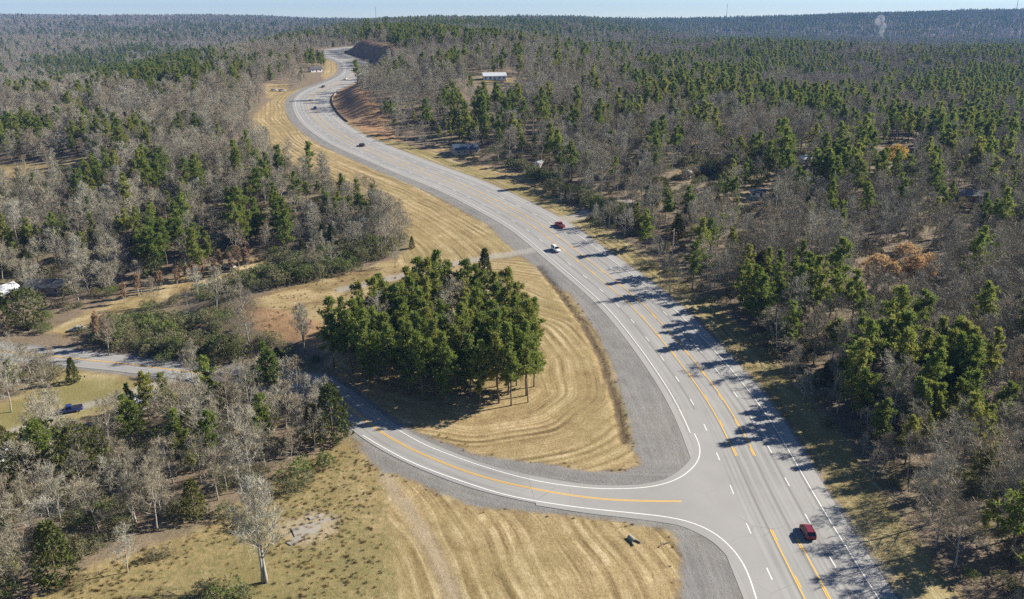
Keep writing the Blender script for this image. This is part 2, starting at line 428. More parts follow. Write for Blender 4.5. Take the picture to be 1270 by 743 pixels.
c = t.mix(t.math('MULTIPLY', edge('track', 3.2, 1.1, t.noise(pos, .5, 4, .7)), .7), c, t.mix(fine, (.25, .20, .135), (.44, .37, .27)))
c = t.mix(edge('gravel', 4.5, .6, t.noise(pos, .4, 6, .75)), c, gr)
c = t.mix(t.math('MULTIPLY', edge('drive', 3.0, 1.0), .7), c, t.mix(grit, (.24, .225, .20), (.40, .38, .34)))
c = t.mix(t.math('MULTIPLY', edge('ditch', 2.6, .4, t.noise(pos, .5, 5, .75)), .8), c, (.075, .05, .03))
t.base(c)
t.bump(t.math('ADD', t.math('MULTIPLY', fine, .8), t.math('MULTIPLY', grit, .4)), .55, .35)
ground = mesh_obj('ground', gme, None, [t.m]); tag(ground, 'dry tan grass, grey gravel and leaf litter over rolling ground', kind='structure')

# ------------------------------------------------------------------ pavements and painted lines
def ribbon(name, path, o0, o1, lift, mat, nx=2, zfn=height, skirt=0.0, taper0=None):
    T, N = normals(path); s = np.r_[0, np.cumsum(np.linalg.norm(np.diff(path, axis=0), axis=1))]
    os_ = np.linspace(o0, o1, nx)
    XY = path[:, None, :]+N[:, None, :]*os_[None, :, None]
    Z = zfn(XY[..., 0].ravel(), XY[..., 1].ravel()).reshape(XY.shape[:2])+lift
    n = len(path); me = bpy.data.meshes.new(name)
    V = np.concatenate([XY, Z[..., None]], 2).reshape(-1, 3)
    U = np.stack([np.broadcast_to(os_, (n, nx)), np.broadcast_to(s[:, None], (n, nx))], -1).reshape(-1, 2)
    ids = np.arange(n*nx).reshape(n, nx)
    Fq = np.stack([ids[:-1, :-1], ids[:-1, 1:], ids[1:, 1:], ids[1:, :-1]], -1).reshape(-1, 4)
    if skirt:
        hi = V.copy().reshape(n, nx, 3)[:, [0, -1]]; lo = hi.copy(); lo[..., 2] -= skirt   # the edge has its own corners: a crisp step
        b = len(V); V = np.vstack([V, lo.reshape(-1, 3), hi.reshape(-1, 3)]); u2 = U.reshape(n, nx, 2)[:, [0, -1]].reshape(-1, 2); U = np.vstack([U, u2, u2])
        l = b+2*np.arange(n); h = l+2*n
        Fq = np.vstack([Fq, np.stack([l[:-1], h[:-1], h[1:], l[1:]], -1), np.stack([h[:-1]+1, l[:-1]+1, l[1:]+1, h[1:]+1], -1)])
    me.from_pydata(V.tolist(), [], Fq.tolist())
    a = me.attributes.new('across', 'FLOAT', 'POINT'); a.data.foreach_set('value', U[:, 0].astype(np.float32))
    a = me.attributes.new('along', 'FLOAT', 'POINT'); a.data.foreach_set('value', U[:, 1].astype(np.float32))
    me.polygons.foreach_set('use_smooth', [True]*len(me.polygons)); me.update()
    o = mesh_obj(name, me, None, [mat]); o['kind'] = 'structure'
    return o
def sub(path, s0, s1):
    s = np.r_[0, np.cumsum(np.linalg.norm(np.diff(path, axis=0), axis=1))]
    q = np.r_[s0, s[(s > s0) & (s < s1)], s1]
    return np.stack([np.interp(q, s, path[:, k]) for k in (0, 1)], 1)
def asphalt(name, seams, base=(.262, .259, .251), shoulder=None):
    t = NT(name); t.b.inputs['Roughness'].default_value = .85
    u = t.attr('across'); v = t.attr('along'); pos = t.pos()
    cv = t.n('ShaderNodeCombineXYZ'); t.set(cv, 'X', t.math('MULTIPLY', u, 1.1)); t.set(cv, 'Y', t.math('MULTIPLY', v, .018))
    streak = t.noise(cv.outputs[0], 1.0, 4, .6)
    patch = t.noise(pos, .06, 4, .6); grit = t.noise(pos, 7, 3, .8)
    f = t.math('ADD', t.math('ADD', t.math('MULTIPLY', streak, .62), t.math('MULTIPLY', patch, .3)), t.math('MULTIPLY', grit, .15))
    c = t.ramp(f, [(.36, tuple(x*.68 for x in base)), (.52, base), (.68, tuple(x*1.22 for x in base))])
    if seams:
        k = t.math('ABSOLUTE', t.math('SUBTRACT', t.math('MODULO', t.math('ADD', u, 30*3.84+seams[0]), 3.84), 1.92))
        line = t.math('MULTIPLY', t.rng(k, .03, .45, 1, 0), t.rng(streak, .3, .6, .35, .9))
        c = t.mix(line, c, tuple(x*.62 for x in base))
        k2 = t.math('ABSOLUTE', t.math('SUBTRACT', t.math('MODULO', t.math('ADD', u, 30*3.84+1.92), 3.84), 1.92))
        wh = t.rng(t.math('ABSOLUTE', t.math('SUBTRACT', k2, .95)), .0, .5, .45, 0)
        c = t.mix(wh, c, tuple(x*1.22 for x in base))
    if shoulder:
        c = t.mix(t.math('MULTIPLY', t.rng(t.math('ABSOLUTE', u), shoulder, shoulder+.3), .6), c, t.mix(grit, (.27, .265, .25), (.36, .35, .33)))
    crk = t.n('ShaderNodeTexVoronoi', _feature='DISTANCE_TO_EDGE', Scale=.09); 
    t.set(crk, 'Vector', pos)
    c = t.mix(t.math('MULTIPLY', t.rng(crk.outputs['Distance'], .004, .012, 1, 0), t.rng(patch, .5, .62, 0, .3)), c, tuple(x*.55 for x in base))
    t.base(c); t.bump(grit, .15, .02)
    return t.m
hw_mat = asphalt('worn_asphalt', (0.35,), shoulder=HW_HALF+.35)
sr_mat = asphalt('side_asphalt', None)
ROAD_LIFT = .04
ribbon('highway', HWC, -HW_HALF-2.0, HW_HALF+2.9, ROAD_LIFT, hw_mat, 10, skirt=.3)
srs = np.r_[0, np.cumsum(np.linalg.norm(np.diff(SRC, axis=0), axis=1))]
ribbon('side_road', sub(SRC, 20, srs[-1]), -4.4, 4.4, ROAD_LIFT-.01, sr_mat, 6, skirt=.3)
def sheet(name, poly, lift, mat, step=1.5):
    bm = bmesh.new(); vs = [bm.verts.new((x, y, 0)) for x, y in poly]
    f = bm.faces.new(vs); bmesh.ops.triangulate(bm, faces=[f])
    for _ in range(4): bmesh.ops.subdivide_edges(bm, edges=[e for e in bm.edges if e.calc_length() > 6], cuts=1, use_grid_fill=False); bmesh.ops.triangulate(bm, faces=bm.faces[:])
    V = np.array([v.co[:2] for v in bm.verts]); Z = height(V[:, 0], V[:, 1])+lift
    for v, z in zip(bm.verts, Z): v.co.z = z
    bmesh.ops.recalc_face_normals(bm, faces=bm.faces)
    me = bpy.data.meshes.new(name); bm.to_mesh(me); bm.free()
    if me.polygons and sum(p.normal.z for p in me.polygons) < 0: me.flip_normals()
    o = mesh_obj(name, me, None, [mat]); o['kind'] = 'structure'; return o
jpoly = catmull(GP([(655, 591), (730, 601), (780, 602), (812, 598), (832, 591), (850, 577), (860, 560), (856, 543), (846, 522), (838, 508)]), 1.5)
jpoly2 = catmull(GP([(940, 780), (930, 743), (911, 703), (886, 674), (860, 659), (838, 651), (790, 644), (730, 637), (665, 627)]), 1.5)
mid_ = GP([(870, 508), (905, 600), (985, 780)])
jm = asphalt('junction_asphalt', None, (.272, .268, .259))
sheet('junction_pavement', np.vstack([jpoly, mid_, jpoly2]), ROAD_LIFT+.006, jm)

def paint(name, c, wear=.35):
    t = NT(name); pos = t.pos(); n = t.noise(pos, 2.5, 4, .75)
    t.base(t.mix(t.rng(n, .42, .68, 0, wear), c, (.3, .29, .27))); t.b.inputs['Roughness'].default_value = .7
    return t.m
white = paint('white_paint', (.74, .74, .72)); yellow = paint('yellow_paint', (.70, .42, .07), .25)
LL = ROAD_LIFT+.016
def lines_obj(name, parts, mat, label):
    """parts: (path, offset, width) strips of one painted line"""
    V = []; Fq = []
    for path, o_, w in parts:
        T, N = normals(path); b = len(V)
        A = path+N*(o_-w/2); B = path+N*(o_+w/2)
        for q in (A, B):
            z = height(q[:, 0], q[:, 1])+LL
            V += [(float(x), float(y), float(k)) for (x, y), k in zip(q, z)]
        n = len(path); Fq += [(b+i, b+n+i, b+n+i+1, b+i+1) for i in range(n-1)]
    me = bpy.data.meshes.new(name); me.from_pydata(V, [], Fq); me.update()
    o = mesh_obj(name, me, None, [mat]); tag(o, label, kind='structure'); return o
S_up = s_of(858, 540); S_low = s_of(938, 743)
sy0a, sy1a = s_of(967, 657), s_of(922, 566)
sy0b, sy1b = s_of(998, 668), s_of(947, 566)
S_LAST = HS[-1]-2
E = HW_HALF
lw = .2
ret_up = catmull(GP([(861, 538), (867, 549), (869, 562), (866, 573), (859, 581), (850, 589), (840, 595), (820, 602), (790, 606), (760, 606.5), (730, 605.7), (662, 596), (594, 577), (534, 555), (512, 544), (490, 531)]), 1.2)
ret_lo = catmull(GP([(938, 743), (931, 720), (922, 698), (910, 682), (895, 667), (882, 658), (867, 651), (840, 643), (790, 637), (730, 631), (676, 623.5), (621, 612.5), (561, 593), (509, 573), (468, 551), (450, 540)]), 1.2)
lines_obj('white_edge_line', [(sub(HWC, 0, S_LAST), E, lw), (sub(HWC, 0, S_low-2), -E, lw), (sub(HWC, S_up+1, S_LAST), -E, lw), (relax(ret_up, 8), 0, lw), (relax(ret_lo, 8), 0, lw+.03)], white, 'white edge lines along both sides of the highway')
dash = []
for o_ in (-5.75, 5.75):
    s = 4.0 if o_ > 0 else 1.0
    while s < S_LAST-4:
        if not (o_ < 0 and sy0a-2 < s < sy1a+2 and False): dash.append((sub(HWC, s, s+3.0), o_, .2))
        s += 12.2
lines_obj('white_lane_dash', dash, white, 'broken white lane lines on the highway')
yl = []
for sgn, a, b in ((-1, sy0a, sy1a), (1, sy0b, sy1b)):
    for s0, s1 in ((0, a), (b, S_LAST)):
        yl.append((sub(HWC, s0, s1), sgn*2.02, .24))
        s = s1-3.2 if s0 == 0 else s0+.2
        while s0 <= s <= s1-3.05:
            yl.append((sub(HWC, s, s+3.0), sgn*1.70, .2)); s += -12.2 if s0 == 0 else 12.2
lines_obj('yellow_turn_lane_line', yl, yellow, 'solid and broken yellow lines bounding the middle turn lane')
sy_ = sub(SRC, float(srs[np.argmin(np.linalg.norm(SRC-np.array(G(846, 622)[:2]), axis=1))]), srs[-1]-2)
lines_obj('yellow_centre_line', [(sy_, -.17, .19), (sy_, .17, .19)], yellow, 'double yellow centre line along the curving side road')

# ------------------------------------------------------------------ plants: one mesh per trunk and crown, several forms of each kind
def rv(r): 
    a = r.uniform(0, 2*math.pi); z = r.uniform(-1, 1); q = math.sqrt(1-z*z); return Vector((q*math.cos(a), q*math.sin(a), z))
def bare_form(seed, h=15.0, spread=.34, twigs=9, trunks=1, upright=.55, dens=1.0, twig_w=.05):
    r = random.Random(seed); T = MB(); C = MB()
    def twig(p, d, L, w):
        side = d.cross(rv(r)).normalized()*w; q = p+d*L; m = p+d*L*.5+rv(r)*L*.10
        C.add([p-side*.5, p+side*.5, m+side*.32, m-side*.32, q], [(0, 1, 2, 3), (3, 2, 4)])
    def branch(p, d, L, rad, lvl):
        n = 3; pts = [p]; q = p.copy(); dd = d.copy()
        for k in range(n):
            dd = (dd+rv(r)*.22+Vector((0, 0, .12*upright))).normalized(); q = q+dd*(L/n); pts.append(q.copy())
        rads = [rad*(1-.75*i/n) for i in range(n+1)]
        (T if lvl == 0 else C).tube(pts, rads, 4 if lvl == 0 else 3, 0, False)
        if lvl >= 2:
            for k in range(int(twigs*dens)):
                t_ = r.uniform(.1, 1); i = min(int(t_*n), n-1); b = pts[i].lerp(pts[i+1], t_*n-i)
                twig(b, (dd*.7+rv(r)*.9+Vector((0, 0, .35))).normalized(), r.uniform(.5, 1.25)*h/15, twig_w*r.uniform(.7, 1.3))
            return
        m = (6, 5)[lvl]
        for k in range(m):
            t_ = .25+.75*(k+r.random())/m; i = min(int(t_*n), n-1); b = pts[i].lerp(pts[i+1], t_*n-i)
            nd = (dd*.75+rv(r)*.85+Vector((0, 0, .25*upright))).normalized()
            branch(b, nd, L*r.uniform(.42, .62)*(1.15-.35*t_), rads[i]*.5, lvl+1)
        for k in range(3):
            twig(pts[-1], (dd+rv(r)*.6).normalized(), r.uniform(.6, 1.2)*h/15, twig_w)
    for j in range(trunks):
        base = Vector((r.uniform(-.5, .5), r.uniform(-.5, .5), 0))*(trunks > 1)
        lean = Vector((r.uniform(-.08, .08), r.uniform(-.08, .08), 1)).normalized()
        n = 7; pts = []; q = base-lean*.4
        for k in range(n+1):
            pts.append(q.copy()); q = q+(lean+rv(r)*.07).normalized()*(h*.8/n)
        r0 = h*.0125; rads = [r0*(1.25 if i == 0 else 1-.78*i/n) for i in range(n+1)]
        T.tube(pts, rads, 6, 0, True)
        nb = 11
        for k in range(nb):
            t_ = .28+.72*(k+r.random()*.8)/nb; i = min(int(t_*n), n-1); b = pts[i].lerp(pts[i+1], t_*n-i)
            a = k*2.4+r.uniform(-.5, .5)
            d = Vector((math.cos(a), math.sin(a), upright+.9*t_*t_)).normalized()
            branch(b, d, h*spread*(1.12-.62*t_)*r.uniform(.8, 1.2), rads[i]*.55, 0)
    return T, C
def spray(C, r, p, d, L, n, w, mat=0, ff=1.1):
    for k in range(n):
        e = (d+rv(r)*ff).normalized(); s = e.cross(rv(r)).normalized()*w*r.uniform(.6, 1.3); l = L*r.uniform(.6, 1.2)
        C.add([p+rv(r)*L*.22-s*.4, p+e*l*.55+s, p+e*l, p+e*l*.5-s], [(0, 1, 2, 3)], mat)
def pine_form(seed, h=18.0, low=.4, wid=.17, clumps=1.0, n=13):
    r = random.Random(seed); T = MB(); C = MB()
    lean = Vector((r.uniform(-.04, .04), r.uniform(-.04, .04), 1)); m = 8
    pts = [Vector((0, 0, -.4))+lean*(h*1.0*k/m)+Vector((r.uniform(-1, 1), r.uniform(-1, 1), 0))*.12*(k > 0) for k in range(m+1)]
    T.tube(pts, [h*.0125*(1.2 if k == 0 else 1-.86*k/m) for k in range(m+1)], 6)
    ph = [r.uniform(0, 6.28) for _ in range(4)]
    def lop(a, u): return 1+.26*math.sin(a+ph[0]+4*u)+.18*math.sin(2*a+ph[1]-7*u)+.16*math.sin(9*u+ph[2])
    nw = int(19*(1-low)/.6)
    for k in range(nw):
        t_ = low+(1-low)*(k+r.random()*.6)/nw; i = min(int(t_*m), m-1); b = pts[i].lerp(pts[i+1], t_*m-i)
        u = (t_-low)/(1-low)
        prof = (.70+.30*min(1, u/.3))*(1-.86*u**2.1)
        for j in range(r.choice((2, 3, 3, 4))):
            if r.random() < .13+.25*(u < .15): continue
            a = r.uniform(0, 2*math.pi); L = h*wid*prof*r.uniform(.5, 1.3)*lop(a, u)
            d = Vector((math.cos(a), math.sin(a), r.uniform(-.05, .45)+.35*u)).normalized()
            e = b+d*L
            T.tube([b, b+d*L*.6-Vector((0, 0, L*.04)), e], [h*.0035, h*.0022, h*.001], 3, 0, False)
            nc = max(2, int(L/.75*clumps))
            for q in range(nc):
                f = .35+.65*(q+r.random())/nc
                p = b+d*L*f+rv(r)*L*.16+Vector((0, 0, .1*L))
                spray(C, r, p, Vector((d.x*.4, d.y*.4, .65)), h*.052, n, h*.0072, 0, 1.35)
    for _ in range(5): spray(C, r, pts[-1]+Vector((r.uniform(-.6, .6), r.uniform(-.6, .6), r.uniform(-.8, .2))), Vector((0, 0, .8)), h*.05, n, h*.0068, 0, 1.3)
    return T, C
def cedar_form(seed, h=9.0, wid=.30, rnd=.0, n=11, cone=.85):
    r = random.Random(seed); T = MB(); C = MB()
    T.tube([(0, 0, -.4), (0.05, 0, h*.5), (0, .05, h*.95)], [h*.02, h*.012, h*.003], 5)
    nl = 190
    for k in range(nl):
        u = (k+r.random())/nl; zz = h*(.05+.95*u)
        rad = h*wid*((1-u)**cone*1.0+.06)*min(1, .45+u*5) if not rnd else h*wid*math.sqrt(max(.02, 1-(2*u-1.0)**2))
        rad *= 1+.22*math.sin(3*k*2.4)*r.random()
        a = k*2.399+r.uniform(-.4, .4); f = r.uniform(.62, 1.03)
        p = Vector((math.cos(a)*rad*f, math.sin(a)*rad*f, zz))
        spray(C, r, p, Vector((math.cos(a)*.55, math.sin(a)*.55, .6)), h*.075, n, h*.012)
    return T, C
def shrub_form(seed, h=3.0, leafy=1.0):
    r = random.Random(seed); T = MB(); C = MB()
    lobes = [Vector((r.uniform(-.55, .55)*h, r.uniform(-.55, .55)*h, 0)) for _ in range(5)]
    for k in range(16):
        b = r.choice(lobes); d = Vector((r.uniform(-.5, .5), r.uniform(-.5, .5), 1)).normalized()
        T.tube([b*.5-Vector((0, 0, .2)), b*.8+d*h*.45, b+d*h*r.uniform(.7, .95)], [.03*h/3, .022*h/3, .008*h/3], 3, 0, False)
    for k in range(int(230*leafy)):
        b = r.choice(lobes); e = rv(r); e.z = abs(e.z)
        q = r.uniform(.75, 1.05)
        p = b+Vector((e.x*h*.48*q, e.y*h*.48*q, h*(.12+.8*e.z*q)))
        spray(C, r, p, Vector((e.x*.6, e.y*.6, .7)), h*.14, 8, h*.0135)
    return T, C
def leafy_form(seed, h=14.0):
    T, C = bare_form(seed, h, .34, 3, 1, .6)
    r = random.Random(seed+5); L = MB()
    for k in range(330):
        e = rv(r); q = r.uniform(.5, 1.0)**.5
        p = Vector((e.x*h*.30*q, e.y*h*.30*q, h*(.66+.30*e.z*q)))
        if math.sin(p.x*1.1+seed)+math.sin(p.y*1.3)+math.sin(p.z*1.2) < -.55: continue
        spray(L, r, p, Vector((0, 0, .4)), h*.05, 9, h*.011)
    C.v_off = len(C.v)
    n = len(C.v); C.v += L.v; C.f += [tuple(i+n for i in f) for f in L.f]; C.m += [1]*len(L.f)
    return T, C

KINDS = {}     # kind -> list of (trunk mesh, crown mesh, nominal height)
def reg(kind, forms, h, tm, cm):
    KINDS[kind] = []
    for T, C in forms:
        a = T.mesh(kind+'_trunk', True); b = C.mesh(kind+'_crown')
        a.materials.append(tm)
        for c_ in (cm if isinstance(cm, list) else [cm]): b.materials.append(c_)
        KINDS[kind].append((a, b, h))
reg('bare_tree', [bare_form(s, 15, sp_, 6, 1, up, 1.0, .046) for s, sp_, up in ((1, .34, .55), (2, .38, .4), (3, .30, .75), (4, .36, .5), (5, .28, .9), (6, .33, .6), (7, .40, .35), (8, .25, 1.1), (9, .35, .8))], 15, M['grey_bark'], M['twig'])
reg('pale_tree', [bare_form(21, 17, .27, 6, 2, .9, 1.0, .04), bare_form(22, 12, .36, 6, 1, .7, 1.0, .04), bare_form(23, 14, .40, 6, 1, .45, 1.0, .045)], 15, M['grey_bark'], M['pale_twig'])
reg('sapling', [bare_form(s, 8, .17, 6, 2, 1.3, 1.0, .045) for s in (31, 32)], 8, M['grey_bark'], M['red_twig'])
reg('pine_tree', [pine_form(41, 18, .40, .155, 1.6, 14), pine_form(42, 18, .28, .185, 1.5, 14), pine_form(43, 18, .50, .16, 1.6, 14), pine_form(44, 18, .24, .175, 1.5, 14), pine_form(45, 18, .33, .20, 1.4, 14), pine_form(46, 18, .16, .16, 1.5, 14)], 18, M['bark'], M['needle'])
reg('cedar_tree', [cedar_form(51, 9, .24), cedar_form(52, 9, .32, 0, 11, .6), cedar_form(53, 9, .42, 1)], 9, M['bark'], M['cedar'])
reg('shrub', [shrub_form(61), shrub_form(62), shrub_form(63)], 3, M['grey_bark'], M['shrub'])
reg('green_shrub', [shrub_form(66), shrub_form(67)], 3, M['grey_bark'], M['green_shrub'])
reg('brown_oak', [leafy_form(71), leafy_form(72)], 14, M['bark'], [M['twig'], M['brown_leaf']])
reg('gold_oak', [leafy_form(73)], 14, M['bark'], [M['twig'], M['gold_leaf']])
NAME = {'pale_tree': 'bare_tree', 'sapling': 'bare_tree', 'green_shrub': 'shrub', 'brown_oak': 'oak_tree', 'gold_oak': 'oak_tree'}
PROTO = {}
things = []   # dicts of single plants
def plant(kind, x, y, h, v=None, rz=None, wide=1.0, note=None):
    forms = KINDS[kind]; v = random.randrange(len(forms)) if v is None else v
    things.append(dict(kind=kind, v=v, x=float(x), y=float(y), h=float(h), rz=random.uniform(0, 6.28) if rz is None else rz, wide=wide, note=note, hand=True))
def by_base(kind, px, py, h, **k):
    x, y, z = G(px, py); plant(kind, x, y, h, **k)
def by_top(kind, px, py, h, **k):
    x, y, z = G(px, py, h); plant(kind, x, y, h, **k)

# sun first: trees beside the road are placed so their shadows reach the road where they do in the photo
SUN_EL = R(30); SUN_DIR = np.array([.944, .33])
def by_shadow(kind, px, py, h, **k):
    x, y, z = G(px, py); L = h/math.tan(SUN_EL)*.97
    if kind == 'pine_tree': k = dict(v=random.choice((1, 3, 4)), wide=1.22, **k)
    plant(kind, x+SUN_DIR[0]*L, y+SUN_DIR[1]*L, h*1.04, **k)
for q in [('pine_tree', 925, 534, 17), ('pine_tree', 942, 520, 14), ('pine_tree', 960, 548, 13.5), ('pine_tree', 990, 583, 12), ('pine_tree', 1030, 596, 11), ('pine_tree', 826, 432, 17), ('pine_tree', 832, 404, 15), ('pine_tree', 842, 389, 13),
          ('pine_tree', 882, 452, 14), ('bare_tree', 860, 460, 15), ('pine_tree', 770, 372, 15), ('bare_tree', 752, 376, 13), ('pine_tree', 726, 318, 14), ('bare_tree', 712, 303, 12), ('pine_tree', 950, 465, 12),
          ('bare_tree', 1000, 690, 16), ('bare_tree', 1010, 720, 15), ('bare_tree', 1040, 745, 14), ('pine_tree', 845, 420, 15), ('pine_tree', 900, 440, 12), ('bare_tree', 700, 290, 11)]:
    by_shadow(*q)
# the pine grove in the infield
gmn, gmx = GROVE.min(0), GROVE.max(0); gp = []
for _ in range(6000):
    q = gmn+(gmx-gmn)*rng.random(2)
    if inside(q[None], GROVE)[0] and all(np.hypot(*(q-o)) > 4.3 for o in gp): gp.append(q)
for q in gp:
    r_ = random.random()
    plant('pine_tree' if r_ < .93 else 'bare_tree', q[0], q[1], random.uniform(15.5, 20.5), v=random.choice((1, 3, 3, 5, 4)), note='grove')
by_base('pine_tree', 655, 499, 14, v=2, note='grove'); by_base('pine_tree', 634, 503, 16, v=0, note='grove')
by_base('bare_tree', 622, 392, 15, note='grove'); by_top('cedar_tree', 601, 309, 12, v=0, note='grove'); by_top('pine_tree', 538, 309, 20, v=1, note='grove'); by_top('pine_tree', 515, 318, 20, v=4, note='grove')
# the clump below left, and the trees in the yard
for q in [('cedar_tree', 35, 408, 13, 2), ('pale_tree', 14, 511, 15, 2), ('cedar_tree', 60, 588, 12, 2), ('cedar_tree', 104, 590, 11, 2), ('cedar_tree', 25, 600, 11, 2), ('pine_tree', 185, 520, 13, 1), ('pine_tree', 205, 512, 11, 3), ('pine_tree', 165, 522, 10, 5),
          ('cedar_tree', 413, 548, 13.5, 1), ('pine_tree', 225, 578, 13, 5), ('pine_tree', 240, 586, 10, 5), ('cedar_tree', 72, 722, 11.5, 1), ('cedar_tree', 242, 642, 8, 1), ('pale_tree', 328, 724, 19, 0), ('pale_tree', 158, 710, 11.5, 1),
          ('pale_tree', 140, 620, 12, 1), ('pale_tree', 300, 610, 15, 1), ('bare_tree', 265, 560, 12, 0), ('bare_tree', 355, 532, 13, 4), ('bare_tree', 330, 545, 13, 2), ('pale_tree', 372, 540, 13, 1), ('bare_tree', 390, 560, 11, 3), ('pine_tree', 318, 510, 12, 2), ('pine_tree', 290, 520, 9, 5),
          ('bare_tree', 12, 690, 13, 1), ('bare_tree', 40, 660, 12, 4), ('bare_tree', 20, 735, 12, 3), ('bare_tree', 200, 640, 11, 2), ('bare_tree', 110, 650, 10, 0), ('bare_tree', 175, 610, 10, 5), ('bare_tree', 215, 600, 12, 1),
          ('bare_tree', 270, 620, 12, 5), ('bare_tree', 330, 585, 12, 0), ('bare_tree', 360, 580, 9, 1), ('cedar_tree', 390, 548, 9, 1), ('cedar_tree', 92, 474, 7, 0), ('bare_tree', 60, 480, 10, 0), ('bare_tree', 40, 470, 11, 3), ('bare_tree', 5, 480, 13, 2),
          ('cedar_tree', 290, 448, 5.5, 2), ('cedar_tree', 345, 452, 5, 1), ('bare_tree', 135, 440, 13, 4), ('sapling', 120, 425, 11, 0), ('sapling', 133, 430, 12, 1), ('bare_tree', 490, 330, 8, 2), ('cedar_tree', 511, 308, 4.5, 0),
          ('bare_tree', 410, 335, 12, 1), ('bare_tree', 385, 340, 11, 3), ('bare_tree', 240, 460, 10, 2), ('bare_tree', 345, 520, 10, 0), ('bare_tree', 100, 605, 9, 3), ('bare_tree', 300, 565, 13, 4), ('bare_tree', 250, 600, 12, 0), ('bare_tree', 60, 640, 11, 5), ('bare_tree', 130, 560, 8, 1), ('bare_tree', 160, 545, 9, 2), ('bare_tree', 215, 545, 9, 4), ('cedar_tree', 10, 575, 9, 1), ('bare_tree', 0, 640, 12, 2), ('pine_tree', 265, 545, 8, 3), ('bare_tree', 10, 455, 10, 1), ('bare_tree', 30, 460, 9, 4), ('pale_tree', 52, 463, 10, 1), ('bare_tree', 66, 458, 8, 2), ('pale_tree', 312, 492, 11, 1), ('bare_tree', 333, 490, 12, 4), ('pale_tree', 352, 496, 13, 2), ('bare_tree', 370, 502, 12, 3), ('pale_tree', 388, 510, 12, 1), ('bare_tree', 400, 520, 11, 0), ('bare_tree', 285, 490, 9, 1), ('cedar_tree', 270, 500, 6, 1)]:
    by_base(q[0], q[1], q[2], q[3], v=q[4])
for k in range(17): by_base('sapling', 155+k*10+random.uniform(-6, 6), 372-k*2.9+random.uniform(-5, 6), random.uniform(7, 10.5))
for k in range(30):
    sx = random.uniform(300, 498); by_base(random.choice(('shrub', 'shrub', 'green_shrub')), sx, 374-(sx-296)*.275-random.uniform(5, 34), random.uniform(3, 6))
for k in range(44):   # olive bushes over the side road
    by_base(random.choice(('shrub', 'shrub', 'green_shrub')), random.uniform(140, 292), random.uniform(398, 446), random.uniform(3, 5.5))
for q in [(432, 336, 5, 'green_shrub'), (418, 338, 4.5, 'shrub'), (398, 345, 5, 'shrub'), (370, 350, 4.5, 'shrub'), (345, 354, 5, 'shrub'), (322, 360, 4, 'shrub'), (450, 325, 6, 'shrub'), (470, 318, 6, 'shrub'), (485, 309, 5, 'shrub'), (460, 305, 5, 'shrub'), (440, 318, 5, 'shrub'),
          (365, 590, 4, 'green_shrub'), (255, 742, 3.5, 'shrub'), (280, 745, 3.5, 'green_shrub'), (300, 745, 3, 'shrub'), (230, 640, 3, 'shrub'), (100, 690, 3.4, 'shrub'), (120, 680, 3, 'shrub'), (200, 690, 2.2, 'shrub'), (335, 430, 3, 'shrub'), (350, 445, 3, 'green_shrub'), (365, 455, 3, 'shrub'), (70, 470, 4, 'shrub'), (50, 458, 4, 'shrub'), (205, 448, 3, 'green_shrub'), (240, 450, 2.5, 'green_shrub'),
          (270, 452, 3, 'shrub'), (380, 600, 2.5, 'shrub'), (145, 415, 4, 'shrub'), (60, 620, 4, 'shrub'), (30, 625, 4, 'shrub'), (95, 625, 4.5, 'shrub'), (130, 640, 4, 'shrub'), (155, 640, 4, 'shrub'), (305, 655, 2.5, 'shrub'), (285, 640, 3, 'shrub'), (355, 610, 3, 'shrub'), (405, 575, 3, 'green_shrub')]:
    by_base(q[3], q[0], q[1], q[2])
# oaks that keep their leaves
for q in [(1092, 312, 14), (1128, 299, 16), (1154, 312, 13), (1108, 322, 12), (1140, 316, 13), (1080, 320, 11)]: by_top('brown_oak', *q)
by_top('gold_oak', 1116, 177, 15); by_top('gold_oak', 1104, 180, 12)
# the tall pines at the right
for k in range(20): by_top('pine_tree', random.uniform(1065, 1212), random.uniform(385, 425), random.uniform(16, 20), v=random.choice((1, 4, 5, 3)))
for k in range(7): by_top('pine_tree', random.uniform(1110, 1215), random.uniform(430, 480), random.uniform(13, 17), v=random.choice((1, 3, 5)))
for k in range(9): by_top('pine_tree', random.uniform(925, 1045), random.uniform(300, 345), random.uniform(14, 18), v=random.choice((0, 3, 5)))
for k in range(11): by_top('pine_tree', random.uniform(165, 245), random.uniform(245, 285), random.uniform(14, 18), v=random.choice((1, 3, 4)))
for k in range(12): by_top('pine_tree', random.uniform(278, 362), random.uniform(230, 262), random.uniform(14, 18), v=random.choice((1, 3, 4)))
for k in range(6): by_top('pine_tree', random.uniform(400, 462), random.uniform(228, 250), random.uniform(12, 15))
for k in range(8): by_top('shrub', random.uniform(845, 900), random.uniform(188, 205), random.uniform(5, 7))
for k in range(26): by_base('shrub' if k % 3 else 'green_shrub', 640+k*6.4, 214+k*6.4*.47+random.uniform(-9, 2), random.uniform(4, 7))

